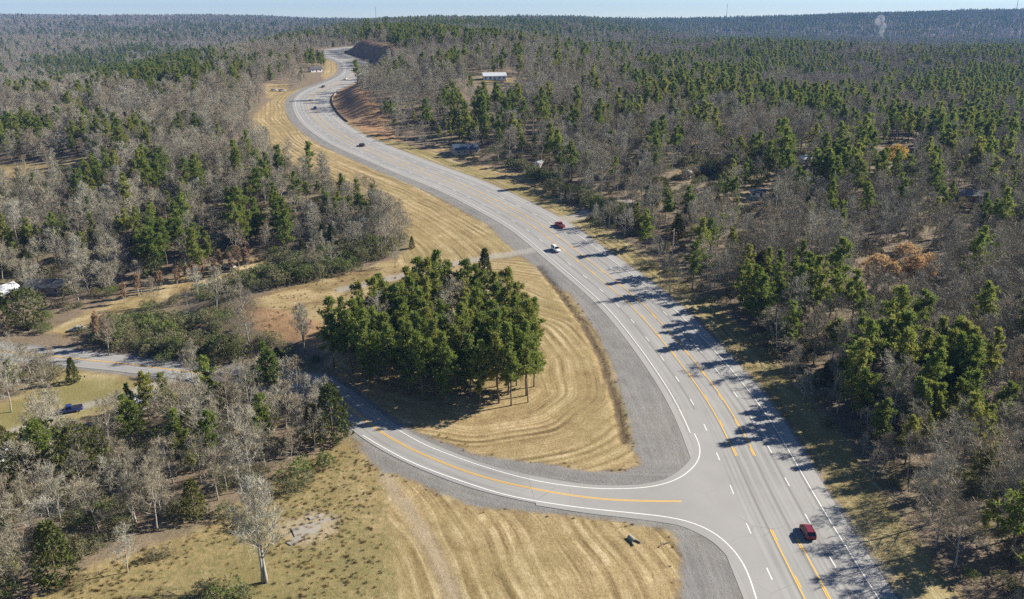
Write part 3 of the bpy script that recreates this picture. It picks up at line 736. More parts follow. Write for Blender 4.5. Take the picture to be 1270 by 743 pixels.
# ------------------------------------------------------------------ woodland
PINES = [(200, 280, 55, 38, .5), (320, 262, 50, 30, .5), (430, 242, 40, 18, .5), (170, 80, 130, 20, .75), (140, 150, 60, 14, .5), (190, 200, 70, 14, .5), (20, 150, 30, 10, .7), (110, 207, 26, 10, .7), (490, 42, 50, 9, 1.0),
         (590, 112, 38, 24, .8), (480, 40, 60, 8, 1), (720, 120, 110, 32, .34), (845, 110, 100, 34, .48), (950, 78, 130, 34, .55), (1010, 130, 160, 34, .46), (1180, 130, 110, 60, .5), (1240, 95, 60, 45, .7), (985, 330, 60, 40, .3), (1140, 440, 85, 60, .5),
         (840, 285, 20, 30, .5), (1250, 260, 40, 40, .55), (1010, 190, 60, 25, .5), (910, 215, 40, 20, .5), (650, 35, 300, 10, .6), (1060, 30, 300, 18, .8), (240, 40, 240, 14, .35), (390, 75, 12, 12, .9), (110, 120, 40, 16, .5), (300, 200, 40, 20, .2)]
def pine_prob(px, py):
    p = np.where(px > 560, .15, .09)
    for a, b, rx, ry, k in PINES:
        p = np.maximum(p, k*np.exp(-(((px-a)/rx)**2+((py-b)/ry)**2)**2))
    return p
CLEAR = [INFIELD, LOWER, VERGE, YARD, CURVE_GRASS, TRAIL, BRUSH_BANK, SLAB_SPOT]+CLEARINGS+GRAVEL
def woodland(y0, y1, cell, ulim, jit=.95):
    xs = np.arange(-ulim*y1-40, ulim*y1+40, cell); yy = np.arange(y0, y1, cell)
    X, Y = np.meshgrid(xs, yy); X = X.ravel(); Y = Y.ravel()
    X = X+(rng.random(len(X))-.5)*cell*jit; Y = Y+(rng.random(len(Y))-.5)*cell*jit
    k = np.abs(X) < ulim*Y+30; X, Y = X[k], Y[k]
    Pq = np.stack([X, Y], 1)
    off, s = road_coords(Pq)
    lim_r = np.where(s < S_BANK0-80, 21.5+2.5*vnoise(s/9, s*0, 8)+3*(Y < 135), np.where(s < S_BANK1-60, 33, 36.))
    ok = np.where(off > 0, off > lim_r, off < -21)
    for z in CLEAR: ok &= sdist(Pq, z) < -1.5
    ok &= seg_dist(Pq, SRC[::3], False) > 9
    ok &= seg_dist(Pq, YARD_DRIVE, False) > 4
    ok &= seg_dist(Pq, SIDE_DRIVE, False) > 6
    ok &= ~inside(Pq, GROVE)
    ok &= ~((Y < 110) & (X > -8) & (off < 0))
    return Pq[ok], off[ok], s[ok]
sets = []
UL = .78
for y0, y1, cell in ((75, 330, 6.3), (330, 620, 6.8), (620, 1100, 7.8), (1100, 1900, 10.0), (1900, 3000, 14.0), (3000, 4900, 16.0)):
    pq, of_, s_ = woodland(y0, y1, cell, UL)
    sets.append((pq, of_, s_, np.full(len(pq), cell)))
WP = np.vstack([a[0] for a in sets]); WOFF = np.concatenate([a[1] for a in sets]); WCELL = np.concatenate([a[3] for a in sets]); WS = np.concatenate([a[2] for a in sets])
WZ = height(WP[:, 0], WP[:, 1])
# keep the single trees of the photo free
hand = np.array([(q['x'], q['y']) for q in things])
hd = np.full(len(WP), 99.0)
nearm = WP[:, 1] < 700
for i in range(0, len(WP), 4000):
    if nearm[i:i+4000].any():
        hd[i:i+4000] = np.sqrt(((WP[i:i+4000, None]-hand[None])**2).sum(2)).min(1)
keep = hd > 3.2
WP, WOFF, WCELL, WZ, WS = WP[keep], WOFF[keep], WCELL[keep], WZ[keep], WS[keep]
WH = rng.uniform(9, 19, len(WP))+1.5*vnoise(WP[:, 0]/60, WP[:, 1]/60, 21)
WH *= np.where((WOFF > 0) & (WOFF < 42) & (WS < S_BANK0), np.where(WP[:, 1] < 190, rng.uniform(.7, 1.05, len(WP)), rng.uniform(.5, .95, len(WP))), 1.0)
WH *= np.where((WOFF > 0) & (WOFF < 30) & (WS < S_BANK0), .68, 1.0)
WH *= np.clip(WCELL/9.0, 1, 1.3)
WH *= np.where((WOFF < 0) & (WOFF > -45) & (WP[:, 1] > 450), .75, 1.0)
WH *= np.where(WP[:, 0] < -20, .92, 1.0)
pxt, pyt, dep = project(np.column_stack([WP, WZ+WH]))
pxb, pyb, _ = project(np.column_stack([WP, WZ]))
pp = pine_prob(pxt, pyt+6)
clump = vnoise(WP[:, 0]/38, WP[:, 1]/38, 33)
pp = np.where((WOFF > 0) & (WOFF < 60) & (WS < S_BANK0-100), np.where(WOFF > 31, np.maximum(pp, .36), .06), pp)
ispine = rng.random(len(WP)) < np.clip(pp*(1+.9*clump), 0, 1)
WH = np.where(ispine, WH*1.12, WH)
# houses and the utility pole stay visible: nothing tall right in front
HOUSES_PX = [(613, 97, 24, 16), (575, 188, 22, 12), (668, 205, 12, 10), (858, 217, 24, 12), (940, 241, 18, 12), (345, 113, 16, 8), (391, 88, 8, 6), (178, 495, 16, 16), (60, 354, 14, 8), (4, 362, 12, 12), (285, 332, 14, 10), (97, 408, 12, 8), (998, 199, 10, 8), (835, 302, 9, 34), (5, 565, 14, 18), (1205, 245, 14, 8), (88, 507, 24, 14), (1094, 40, 10, 10), (1122, 316, 46, 16), (1112, 184, 22, 10), (150, 450, 62, 9)]
hide = np.zeros(len(WP), bool)
for a, b, rx, ry in HOUSES_PX:
    hide |= (np.abs(pxt-a) < rx+5) & (pyt < b+ry*.3+1) & (pyb > b-3)
for a, b in [(q[0]+dx_, q[1]) for q in [(75, 404), (100, 395), (130, 385), (160, 372), (190, 362), (220, 350), (260, 338), (300, 328), (10, 206), (35, 204), (62, 203), (90, 198), (890, 214), (600, 207), (640, 222), (665, 236)] for dx_ in (-9, 0, 9)]:
    hide |= (np.abs(pxt-a) < 7) & (pyt < b-1) & (pyb > b+1) & (rng.random(len(WP)) < .8)
hide |= (pxb > 300) & (pxb < 500) & (pyb > 316) & (pyb < 366) & (rng.random(len(WP)) < .85)
hide |= (pxb > 128) & (pxb < 300) & (pyb > 392) & (pyb < 452) & (rng.random(len(WP)) < .85)
cut = hide & (dep < 1500)
WP, WZ, WH, WS, WOFF, ispine, dep, pxt, pyt, WCELL, pxb, pyb = [a[~cut] for a in (WP, WZ, WH, WS, WOFF, ispine, dep, pxt, pyt, WCELL, pxb, pyb)]
kind_w = np.where(ispine, 'pine_tree', 'bare_tree').astype(object)
pale = (~ispine) & (rng.random(len(WP)) < .16); kind_w[pale] = 'pale_tree'
ced = (~ispine) & ~pale & (rng.random(len(WP)) < np.where((WP[:, 1] < 500), .08, .03)); kind_w[ced] = 'cedar_tree'; WH = np.where(ced, WH*.6, WH)
oak = (~ispine) & ~pale & ~ced & (rng.random(len(WP)) < .0012*(WP[:, 1] < 500)); kind_w[oak] = 'brown_oak'
forms_w = np.array([rng.integers(len(KINDS[k])) for k in kind_w])
inframe = (pxt > -20) & (pxt < 1290) & (pyt < 760)
order = np.argsort(-(WH/dep))
cap = {'pine_tree': 300, 'bare_tree': 300, 'cedar_tree': 60, 'oak_tree': 24}
cnt = {}
for q in things: cnt[NAME.get(q['kind'], q['kind'])] = cnt.get(NAME.get(q['kind'], q['kind']), 0)+1
single = np.zeros(len(WP), bool)
for i in order:
    if not inframe[i]: continue
    k = NAME.get(kind_w[i], kind_w[i])
    if cnt.get(k, 0) >= cap.get(k, 0): continue
    cnt[k] = cnt.get(k, 0)+1; single[i] = True
    things.append(dict(kind=kind_w[i], v=int(forms_w[i]), x=float(WP[i, 0]), y=float(WP[i, 1]), h=float(WH[i]), rz=float(rng.uniform(0, 6.28)), wide=1.0, note=None, hand=False))

# ------------------------------------------------------------------ labels for single plants: what they stand nearest to
MARKS = [('the utility pole', 837, 300), ('the orange-brown oaks', 1125, 310), ('the golden-leaved tree', 1115, 185), ('the red pickup', 692, 277), ('the white van', 688, 306), ('the small white shed', 856, 214), ('the blue roof in the woods', 940, 240),
         ('the dark blue roadside house', 575, 186), ('the small white trailer', 668, 204), ('the white hill house', 613, 94), ('the blue pickup', 88, 507), ('the broken concrete slab', 382, 655), ('the side road junction', 845, 622), ('the infield gravel drive', 560, 330),
         ('the maroon car', 1001, 655), ('the two parked white cars', 345, 111), ('the pale house at left edge', 5, 360), ('the small white-roofed house', 998, 198), ('the silver trail car', 285, 331), ('the dark car in the brush', 96, 408),
         ('the big shadow on the highway', 965, 525), ('the twin-trunked pale tree', 328, 640), ('the white shed at left edge', 5, 565), ('the lower right corner', 1270, 743), ('the middle of the right edge', 1270, 372), ('the lower left corner', 0, 743), ('the driveway across the highway', 738, 262),
         ('the grass clearing at far left', 50, 205), ('the curved cut bank', 470, 80), ('the tall pines at mid right', 1190, 420), ('the verge below the tall pines', 1090, 420), ('the shaded right verge', 1110, 560), ('the sunlit right verge', 1180, 690), ('the shaded side road bend', 400, 480),
         ('the wood below the golden oak', 1120, 250), ('the upper right picture edge', 1270, 200), ('the tan trail at the left', 190, 355), ('the end of the tan trail', 90, 405), ('the shaded brush bank', 310, 385), ('the tip of the mown triangle', 640, 330), ('the sunlit verge left of the road', 480, 270), ('the narrow yard cedar', 92, 460)]
ORD = ['', 'second ', 'third ', 'fourth ', 'fifth ', 'sixth ', 'seventh ', 'eighth ', 'ninth ', 'tenth ', 'eleventh ', 'twelfth ', 'thirteenth ', 'fourteenth ', 'fifteenth ', 'sixteenth ', 'seventeenth ', 'eighteenth ', 'nineteenth ', 'twentieth ']
WORDS = {'pine_tree': ('green long-trunked pine', 'pine tree', 'pine trees'), 'bare_tree': ('bare grey-brown tree', 'bare tree', 'leafless trees'), 'pale_tree': ('bare pale grey tree', 'bare tree', 'leafless trees'), 'sapling': ('thin reddish bare sapling', 'bare tree', 'leafless trees'),
         'cedar_tree': ('dense dark cedar', 'cedar', 'cedars'), 'shrub': ('olive twiggy bush', 'shrub', 'shrubs and bushes'), 'green_shrub': ('bright green bush', 'shrub', 'shrubs and bushes'), 'brown_oak': ('oak with orange-brown leaves', 'oak tree', 'oaks still in leaf'), 'gold_oak': ('oak with golden leaves', 'oak tree', 'oaks still in leaf')}
SPECIAL = {('pale_tree', 328, 724): 'tall pale twin-trunked bare tree standing alone at the front of the grass', ('pale_tree', 158, 710): 'small round pale bare tree standing alone on rough grass'}
bins = {}
for q in things:
    z = zat(q['x'], q['y']); q['z'] = z
    a, b, dd = project((q['x'], q['y'], z+q['h']*.6)); q['px'], q['py'], q['dep'] = float(a), float(b), float(dd)
    if q['note'] == 'grove':
        q['where'] = 'grove'; cx_ = sum(p['px'] for p in things if p['note'] == 'grove' and 'px' in p) 
        mk = ('the pine grove', 540, 420)
        dx, dy = q['px']-540, q['py']-410
        side = ('at the front' if dy > 0 else 'at the back')+(' right of' if dx > 0 else ' left of')
        q['bin'] = (q['kind'], side, 'the infield pine grove'); q['d'] = math.hypot(dx, dy)
        bins.setdefault(q['bin'], []).append(q); continue
    best = min(MARKS, key=lambda m: math.hypot(m[1]-q['px'], (m[2]-q['py'])*1.3))
    dx, dy = q['px']-best[1], q['py']-best[2]
    side = ('behind' if dy < 0 else 'in front of') if abs(dy)*1.3 > abs(dx) else ('right of' if dx > 0 else 'left of')
    q['bin'] = (q['kind'], side, best[0]); q['d'] = math.hypot(dx, dy)
    bins.setdefault(q['bin'], []).append(q)
for (k, side, mark), lst in bins.items():
    lst.sort(key=lambda q: q['d'])
    for i, q in enumerate(lst):
        if q['note'] == 'grove':
            q['label'] = f"{WORDS[k][0]}, {ORD[min(i, 19)]}nearest the middle {side} infield grove"
            continue
        o_ = ORD[i] if i < 20 else 'outlying '
        q['label'] = f"{WORDS[k][0]}, {o_}closest {side} {mark}" if len(lst) > 1 else f"{WORDS[k][0]}, the only one just {side} {mark}"
import re
for q in things:   # long labels lose their weaker words
    for cut_ in ('dark ', 'grey ', 'bare ', 'long-trunked ', 'small ', 'the '):
        if len(re.findall(r"[A-Za-z0-9']+", q['label'])) > 16: q['label'] = q['label'].replace(cut_, '', 1)
for q in things:
    kind = q['kind']; tm, cm, hn = KINDS[kind][q['v']]
    nm = NAME.get(kind, kind)
    root = empty(nm, (q['x'], q['y'], q['z']-.15), q['rz'])
    s = q['h']/hn; w = s*q['wide']
    root.scale = (w*random.uniform(.92, 1.1), w*random.uniform(.92, 1.1), s)
    tr = bpy.data.objects.new('stems' if 'shrub' in kind else 'trunk', tm); col.objects.link(tr); tr.parent = root
    cr = bpy.data.objects.new('crown', cm); col.objects.link(cr); cr.parent = root
    tag(root, q['label'], WORDS[kind][1], WORDS[kind][2])
    PROTO.setdefault((kind, q['v']), (tr, cr))

# ------------------------------------------------------------------ the woods beyond the single trees
def scatter(name, pts, kinds, forms, scl, label):
    combos = sorted({(k, int(v)) for k, v in zip(kinds, forms) if (k, int(v)) in PROTO})
    ix = {c_: i for i, c_ in enumerate(combos)}
    sel = [i for i, (k, v) in enumerate(zip(kinds, forms)) if (k, int(v)) in ix]
    pts = pts[sel]; scl = scl[sel]; kinds = [kinds[i] for i in sel]; forms = [forms[i] for i in sel]
    me = bpy.data.meshes.new(name); me.vertices.add(len(pts)); me.vertices.foreach_set('co', pts.astype(np.float32).ravel())
    a = me.attributes.new('form', 'INT', 'POINT'); a.data.foreach_set('value', np.array([ix[(k, int(v))] for k, v in zip(kinds, forms)], np.int32))
    a = me.attributes.new('size', 'FLOAT', 'POINT'); a.data.foreach_set('value', scl.astype(np.float32))
    a = me.attributes.new('turn', 'FLOAT', 'POINT'); a.data.foreach_set('value', rng.uniform(0, 6.28, len(pts)).astype(np.float32))
    me.update(); o = mesh_obj(name, me); tag(o, label, kind='stuff')
    ng = bpy.data.node_groups.new(name+'_nodes', 'GeometryNodeTree')
    ng.interface.new_socket('Geometry', in_out='INPUT', socket_type='NodeSocketGeometry'); ng.interface.new_socket('Geometry', in_out='OUTPUT', socket_type='NodeSocketGeometry')
    N = ng.nodes; Lk = ng.links
    gi = N.new('NodeGroupInput'); go = N.new('NodeGroupOutput')
    jall = N.new('GeometryNodeGeometryToInstance')
    for c_ in combos[::-1]:
        tr, cr = PROTO[c_]; j = N.new('GeometryNodeJoinGeometry')
        for ob in (tr, cr):
            oi = N.new('GeometryNodeObjectInfo'); oi.transform_space = 'ORIGINAL'; oi.inputs['Object'].default_value = ob
            Lk.new(oi.outputs['Geometry'], j.inputs[0])
        Lk.new(j.outputs[0], jall.inputs[0])
    def na(nm, ty):
        nd = N.new('GeometryNodeInputNamedAttribute'); nd.data_type = ty; nd.inputs['Name'].default_value = nm
        return nd.outputs['Attribute']
    iop = N.new('GeometryNodeInstanceOnPoints'); Lk.new(gi.outputs[0], iop.inputs['Points']); Lk.new(jall.outputs[0], iop.inputs['Instance'])
    iop.inputs['Pick Instance'].default_value = True
    Lk.new(na('form', 'INT'), iop.inputs['Instance Index'])
    cx = N.new('ShaderNodeCombineXYZ'); Lk.new(na('turn', 'FLOAT'), cx.inputs['Z'])
    Lk.new(cx.outputs[0], iop.inputs['Rotation']); Lk.new(na('size', 'FLOAT'), iop.inputs['Scale'])
    Lk.new(iop.outputs[0], go.inputs[0])
    md = o.modifiers.new('plants', 'NODES'); md.node_group = ng
    return o
rest = ~single
nom = np.array([KINDS[k][0][2] for k in kind_w])
for nm, sel, lab in (('pine_forest', rest & np.isin(kind_w.astype(str), ['pine_tree', 'cedar_tree']), 'dark green pines scattered through the far woods'), ('bare_forest', rest & ~np.isin(kind_w.astype(str), ['pine_tree', 'cedar_tree']), 'leafless grey woods covering the hills')):
    scatter(nm, np.column_stack([WP, WZ-.2])[sel], list(kind_w[sel]), forms_w[sel], (WH/nom)[sel], lab)
# low brush under the trees near the front
pq, of_, s_ = woodland(75, 420, 6.5, UL)
bz = height(pq[:, 0], pq[:, 1]); k = rng.random(len(pq)) < .8
pq, bz = pq[k], bz[k]
bk = np.where(rng.random(len(pq)) < .8, 'shrub', 'green_shrub')
scatter('undergrowth', np.column_stack([pq, bz-.1]), list(bk), rng.integers(0, 2, len(pq)), np.where(pq[:, 0] < 0, rng.uniform(.5, 1.5, len(pq)), rng.uniform(.4, 1.15, len(pq))), 'low olive brush under the trees')
# dry grass tufts in the rough grass
def tuft_form(seed):
    r = random.Random(seed); C = MB()
    for k in range(26):
        a = r.uniform(0, 6.28); l = r.uniform(.25, .7); p = Vector((r.uniform(-.3, .3), r.uniform(-.3, .3), -.03)); d = Vector((math.cos(a)*.55, math.sin(a)*.55, 1)).normalized(); s = d.orthogonal().normalized()*r.uniform(.02, .045)
        C.add([p-s, p+s, p+d*l], [(0, 1, 2)])
    return C
tuft = tuft_form(3).build('grass', M['straw'], None); tag(tuft, 'tuft of dry straw grass in the rough', kind='stuff')
TP = np.column_stack([rng.uniform(-95, 60, 60000), rng.uniform(60, 260, 60000)])
dl = sdist(TP, LOWER); dv = sdist(TP, VERGE); db = sdist(TP, INFIELD)
tk = seg_dist(TP, TRACK, False)
okk = ((dl > .5) & (tk > 2) & (TP[:, 0] < np.interp(TP[:, 1], [60, 150], [flat(560, 743)[0]-2, flat(470, 570)[0]-2])) & (rng.random(len(TP)) < np.clip(.30+.28*vnoise(TP[:, 0]/7, TP[:, 1]/7, 4), .03, .8))) | ((np.abs(db-1.0) < 1.4) & (rng.random(len(TP)) < .05)) | ((dv > 0) & (rng.random(len(TP)) < .06)) | ((dl > 0) & (dl < 2.0) & (rng.random(len(TP)) < .08))
TP = TP[okk]; TZ = height(TP[:, 0], TP[:, 1])
tuft.location = (TP[0, 0], TP[0, 1], TZ[0])
PROTO[('grass', 0)] = (tuft, tuft)
scatter('rough_grass', np.column_stack([TP, TZ]), ['grass']*len(TP), np.zeros(len(TP), int), rng.uniform(.4, 1.1, len(TP)), 'rough dry grass tufts on the verges')

# ------------------------------------------------------------------ vehicles
glass = simple('dark_glass', (.012, .015, .018), .08, vary=.1, spec=.6)
rubber = simple('rubber', (.018, .018, .018), .85, vary=.2)
alloy = simple('alloy', (.42, .42, .43), .35, .8)
black = simple('black_plastic', (.02, .02, .022), .6)
redlamp = simple('red_lens', (.35, .015, .01), .25); clearlamp = simple('clear_lens', (.75, .75, .72), .2)
def carpaint(name, c): return simple(name, c, .32, .15, .05, 1.0, .5, .6)
def vehicle(name, kind, paintm, L=4.6, W=1.82, H=1.65, bed=None):
    """x forward, origin on the ground below the middle"""
    root = empty(name, (0, 0, 0))
    hl, hw = L/2, W/2
    b = MB()
    belt = .62*H if kind != 'car' else .66*H
    hood = belt-.06
    def sect(x, w, z0, z1, rr=.12):
        return [(x, -w+rr*.6, z0), (x, w-rr*.6, z0), (x, w, z0+rr), (x, w, z1-rr), (x, w-rr, z1), (x, -w+rr, z1), (x, -w, z1-rr), (x, -w, z0+rr)]
    def loft(mb, secs, mat=0):
        n = len(secs[0]); V = [p for s_ in secs for p in s_]; Fc = [tuple(range(n))[::-1], tuple((len(secs)-1)*n+i for i in range(n))]
        for i in range(len(secs)-1):
            for k in range(n): Fc.append((i*n+k, i*n+(k+1) % n, (i+1)*n+(k+1) % n, (i+1)*n+k))
        mb.add(V, Fc, mat)
    if kind == 'pickup':
        loft(b, [sect(-hl, hw*.96, .42, belt-.02), sect(-hl+.08, hw, .38, belt), sect(-.1, hw, .34, belt), sect(hl*.42, hw, .34, belt), sect(hl*.62, hw*.99, .34, hood), sect(hl*.93, hw*.94, .38, hood-.08), sect(hl, hw*.84, .42, hood-.2)])
    else:
        loft(b, [sect(-hl, hw*.88, .42, belt-.12), sect(-hl+.12, hw*.97, .36, belt), sect(-.2, hw, .32, belt), sect(hl*.36, hw, .32, belt-.02), sect(hl*.7, hw*.97, .34, hood-.06), sect(hl*.93, hw*.9, .38, hood-.16), sect(hl, hw*.78, .42, hood-.3)])
    body = fix_normals(b.build('body', paintm, root, True))
    def cab(xs, z0, z1, w0, w1, grow=0.0):
        x0, x1, x2, x3 = xs   # rear base, rear top, front top, front base
        V = [(x0-grow, -w0-grow, z0), (x3+grow, -w0-grow, z0), (x3+grow, w0+grow, z0), (x0-grow, w0+grow, z0), (x1, -w1, z1), (x2, -w1, z1), (x2, w1, z1), (x1, w1, z1)]
        return V
    if kind == 'pickup': xs = (-.55, -.42, .62, 1.25)
    elif kind == 'suv': xs = (-hl+.12, -hl+.48, .5, 1.15)
    else: xs = (-hl+.75, -hl+1.35, .35, 1.1)
    w0, w1 = hw-.05, hw-.2
    g = MB(); V = cab(xs, belt-.04, H-.09, w0, w1)
    g.add(V, [(0, 1, 5, 4), (1, 2, 6, 5), (2, 3, 7, 6), (3, 0, 4, 7), (4, 5, 6, 7)])
    fix_normals(g.build('window', glass, root))
    rf = MB(); rf.box(((xs[1]+xs[2])/2, 0, H-.06), (xs[2]-xs[1]+.1, 2*w1+.06, .1), taper=.93)
    for sy in (-1, 1):
        for (xa, xb) in ((xs[0], xs[1]), (xs[3], xs[2]), ((xs[0]+xs[3])/2-.1, (xs[1]+xs[2])/2-.1)):
            rf.tube([(xa, sy*(w0+.005), belt-.05), (xb, sy*(w1+.015), H-.08)], [.055, .05], 4)
    roof = rf.build('roof', paintm, root)
    if kind == 'suv':
        rr = MB()
        for sy in (-1, 1): rr.tube([(xs[1]+.1, sy*w1*.85, H+.03), (xs[2]-.1, sy*w1*.85, H+.03)], [.025, .025], 4)
        rr.build('roof_rail', black, root)
    if kind == 'pickup':
        bd = MB(); x0, x1 = -hl+.1, -.62
        bd.box(((x0+x1)/2, 0, belt+.004), (x1-x0, W-.3, .012)); bd.build('bed_liner', black, root)
        rl = MB()
        for sy in (-1, 1): rl.box(((x0+x1)/2, sy*(hw-.07), belt+.03), (x1-x0, .11, .06))
        rl.box((x0-.02, 0, belt+.03), (.1, W-.12, .06)); rl.build('bed_rail', paintm, root)
    for sx in (-hl*.6, hl*.62):
        for sy in (-1, 1):
            ty = MB(); ty.tube([(sx, sy*(hw-.2), .35), (sx, sy*(hw+.015), .35)], [.35, .35], 16); w = ty.build('wheel', rubber, root)
            ri = MB(); ri.tube([(sx, sy*(hw-.02), .35), (sx, sy*(hw+.022), .35)], [.22, .2], 12); ri.build('rim', alloy, w)
    for sy in (-1, 1):
        q = MB(); q.box((hl-.12, sy*hw*.62, hood-.28), (.16, .36, .15)); q.build('headlight', clearlamp, root)
        q = MB(); q.box((-hl+.03, sy*hw*.8, belt-.22), (.1, .16, .3)); q.build('tail_light', redlamp, root)
        q = MB(); q.box((xs[3]-.2, sy*(hw+.08), belt+.06), (.12, .2, .14)); q.build('mirror', black, root)
    q = MB(); q.box((hl-.02, 0, .46), (.12, W*.8, .16)); q.box((-hl+.02, 0, .46), (.12, W*.86, .16)); q.build('bumper', black, root)
    return root
def place(root, px, py, heading_s=None, rz=None, lift=0.0, flip=False):
    x, y, z = G(px, py)
    if rz is None:
        k = int(np.argmin(((HWC-np.array([x, y]))**2).sum(1))); d = HT[k]*(-1 if flip else 1); rz = math.atan2(d[1], d[0])
    z = zat(x, y)
    e = 1.5; gx = zat(x+math.cos(rz)*e, y+math.sin(rz)*e)-zat(x-math.cos(rz)*e, y-math.sin(rz)*e)
    root.location = (x, y, z+lift); root.rotation_euler = (0, -math.atan2(gx, 2*e), rz)
    return root
maroon = carpaint('maroon_paint', (.20, .018, .028)); red = carpaint('red_paint', (.36, .02, .015)); blue = carpaint('blue_paint', (.018, .035, .16)); whitep = carpaint('white_car_paint', (.78, .78, .78)); dark = carpaint('dark_paint', (.03, .035, .045)); silver = carpaint('silver_paint', (.5, .51, .52))
RL = ROAD_LIFT+.01
v = place(vehicle('maroon_suv', 'suv', maroon, 4.2, 1.78, 1.68), 1001, 663, lift=RL); tag(v, 'maroon sport utility car driving away beside the yellow line', 'car', 'vehicles on the highway')
v = place(vehicle('red_pickup', 'pickup', red, 5.6, 1.95, 1.85), 694, 281, lift=RL); tag(v, 'red pickup truck with dark bed driving away past the driveway', 'pickup truck', 'vehicles on the highway')
v = place(vehicle('white_van', 'suv', whitep, 4.9, 1.9, 1.8), 689, 311, lift=RL, flip=True); tag(v, 'white van driving towards the junction beside its dark shadow', 'van', 'vehicles on the highway')
for px, py, pm, nm, fl, lab in ((449, 181, dark, 'dark_car', False, 'dark car on the highway below the shaded bank'), (391, 135, dark, 'dark_car', True, 'black car in the middle of the far bend'), (401, 108.5, dark, 'dark_car', True, 'dark car small at the left lane of the upper bend'), (429, 98.5, whitep, 'white_car', True, 'white car on the farthest visible stretch of highway')):
    v = place(vehicle(nm, 'car', pm, 4.7, 1.85, 1.5), px, py, lift=RL, flip=fl); tag(v, lab, 'car', 'vehicles on the highway')
v = place(vehicle('blue_pickup', 'pickup', blue, 5.7, 2.0, 1.85), 87, 511, rz=R(205), lift=.03); tag(v, 'blue pickup truck parked on the pale yard drive', 'pickup truck')
v = place(vehicle('silver_car', 'car', silver, 4.6, 1.82, 1.5), 285, 333, rz=R(160), lift=.03); tag(v, 'silver car parked on the tan grass trail', 'car')
v = place(vehicle('dark_car', 'car', silver, 4.6, 1.82, 1.5), 97, 410, rz=R(190), lift=.03); tag(v, 'grey car parked in the brush by the side road', 'car')
for k, (px, py, rz) in enumerate(((340, 113, 20), (350, 113.5, 30))):
    v = place(vehicle('white_car', 'suv', whitep if k == 0 else silver, 4.8, 1.9, 1.75), px, py, rz=R(rz), lift=.03); tag(v, ('white car parked left of the far bend', 'silver car parked beside the white one at the far bend')[k], 'car')

# ------------------------------------------------------------------ buildings
wallw = simple('white_siding', (.74, .74, .72), .7, vary=.06); wallt = simple('tan_siding', (.42, .36, .28), .8, vary=.1); wallb = simple('brick_wall', (.24, .12, .085), .85, vary=.2)
roofg = simple('grey_shingle', (.17, .17, .175), .85, vary=.25); roofb = simple('blue_metal_roof', (.05, .07, .105), .5, .1, vary=.15); roofd = simple('dark_shingle', (.07, .075, .085), .85, vary=.2); roofw = simple('pale_metal_roof', (.66, .68, .70), .4, .2, vary=.08); trim = simple('door_paint', (.30, .10, .07), .6)
def house(name, label, cat, px, py, L, W, Hw, rise, wm, rm, rz, base=.3, by='base'):
    x, y, z = G(px, py); z = min(zat(x+a, y+b) for a in (-W/2, 0, W/2) for b in (-W/2, 0, W/2))
    root = empty(name, (x, y, z-.1), rz); tag(root, label, cat)
    w = MB(); w.box((0, 0, Hw/2), (L, W, Hw))
    w.add([(-L/2, -W/2, Hw), (-L/2, W/2, Hw), (-L/2, 0, Hw+rise)], [(0, 1, 2)]); w.add([(L/2, -W/2, Hw), (L/2, W/2, Hw), (L/2, 0, Hw+rise)], [(0, 2, 1)])
    w.build('wall', wm, root)
    r_ = MB(); ov = .45; e = ov*rise/(W/2)
    for sy in (-1, 1):
        a = [(-L/2-ov, sy*(W/2+ov), Hw-e), (L/2+ov, sy*(W/2+ov), Hw-e), (L/2+ov, 0, Hw+rise), (-L/2-ov, 0, Hw+rise)]
        V = [(p[0], p[1], p[2]+.03) for p in a]+[(p[0], p[1], p[2]+.17) for p in a]
        Fc = [(0, 1, 2, 3), (7, 6, 5, 4), (0, 4, 5, 1), (1, 5, 6, 2), (2, 6, 7, 3), (3, 7, 4, 0)]
        r_.add(V, Fc)
    fix_normals(r_.build('roof', rm, root))
    n = max(2, int(L/3.2))
    for sy in (-1, 1):
        for k in range(n):
            xx = -L/2+L*(k+.5)/n
            if k == n//2 and sy < 0:
                d = MB(); d.box((xx, sy*(W/2+.02), 1.1), (.95, .08, 2.1)); d.build('door', trim, root)
            elif Hw > 2.2:
                d = MB(); d.box((xx, sy*(W/2+.02), Hw*.58), (1.15, .06, 1.05)); wf = d.build('window', wallw if wm is not wallw else roofg, root)
                p = MB(); p.box((xx, sy*(W/2+.055), Hw*.58), (1.0, .02, .9)); p.build('pane', glass, wf)
    if L > 11:
        c = MB(); c.box((L*.22, W*.12, Hw+rise*.9), (.7, .7, 1.3)); c.build('chimney', wallb, root)
    return root
house('white_house', 'long white house with pale roof on the wooded hill', 'house', 613, 98.5, 16, 7.5, 3.2, 2.0, wallw, roofw, R(8))
house('blue_house', 'dark blue roofed house among trees beside the highway', 'house', 576, 189, 13, 9, 2.7, 2.2, wallt, roofb, R(25))
house('white_trailer', 'small white trailer at the edge of the shrubs', 'trailer', 668, 207, 5.5, 2.5, 2.5, .4, wallw, roofw, R(70))
house('white_shed', 'small white shed in the clearing right of the highway', 'shed', 853, 219, 5.5, 4.0, 2.5, 1.0, wallw, roofw, R(60))
house('grey_shed', 'long grey shed behind the small white shed', 'shed', 871, 215, 8.5, 3.4, 2.2, .8, wallt, roofw, R(-8))
house('blue_shed', 'shed with blue metal roof deep in the grey woods', 'shed', 940, 243, 6, 4.5, 2.4, 1.0, wallw, roofb, R(-25))
house('small_house', 'small house with white roof far among the pines', 'house', 998, 201, 8, 5.5, 2.6, 1.2, wallw, roofw, R(30))
house('dark_house', 'dark roofed house at the trees by the far bend', 'house', 391, 89, 10, 7, 2.7, 1.6, wallw, roofd, R(35))
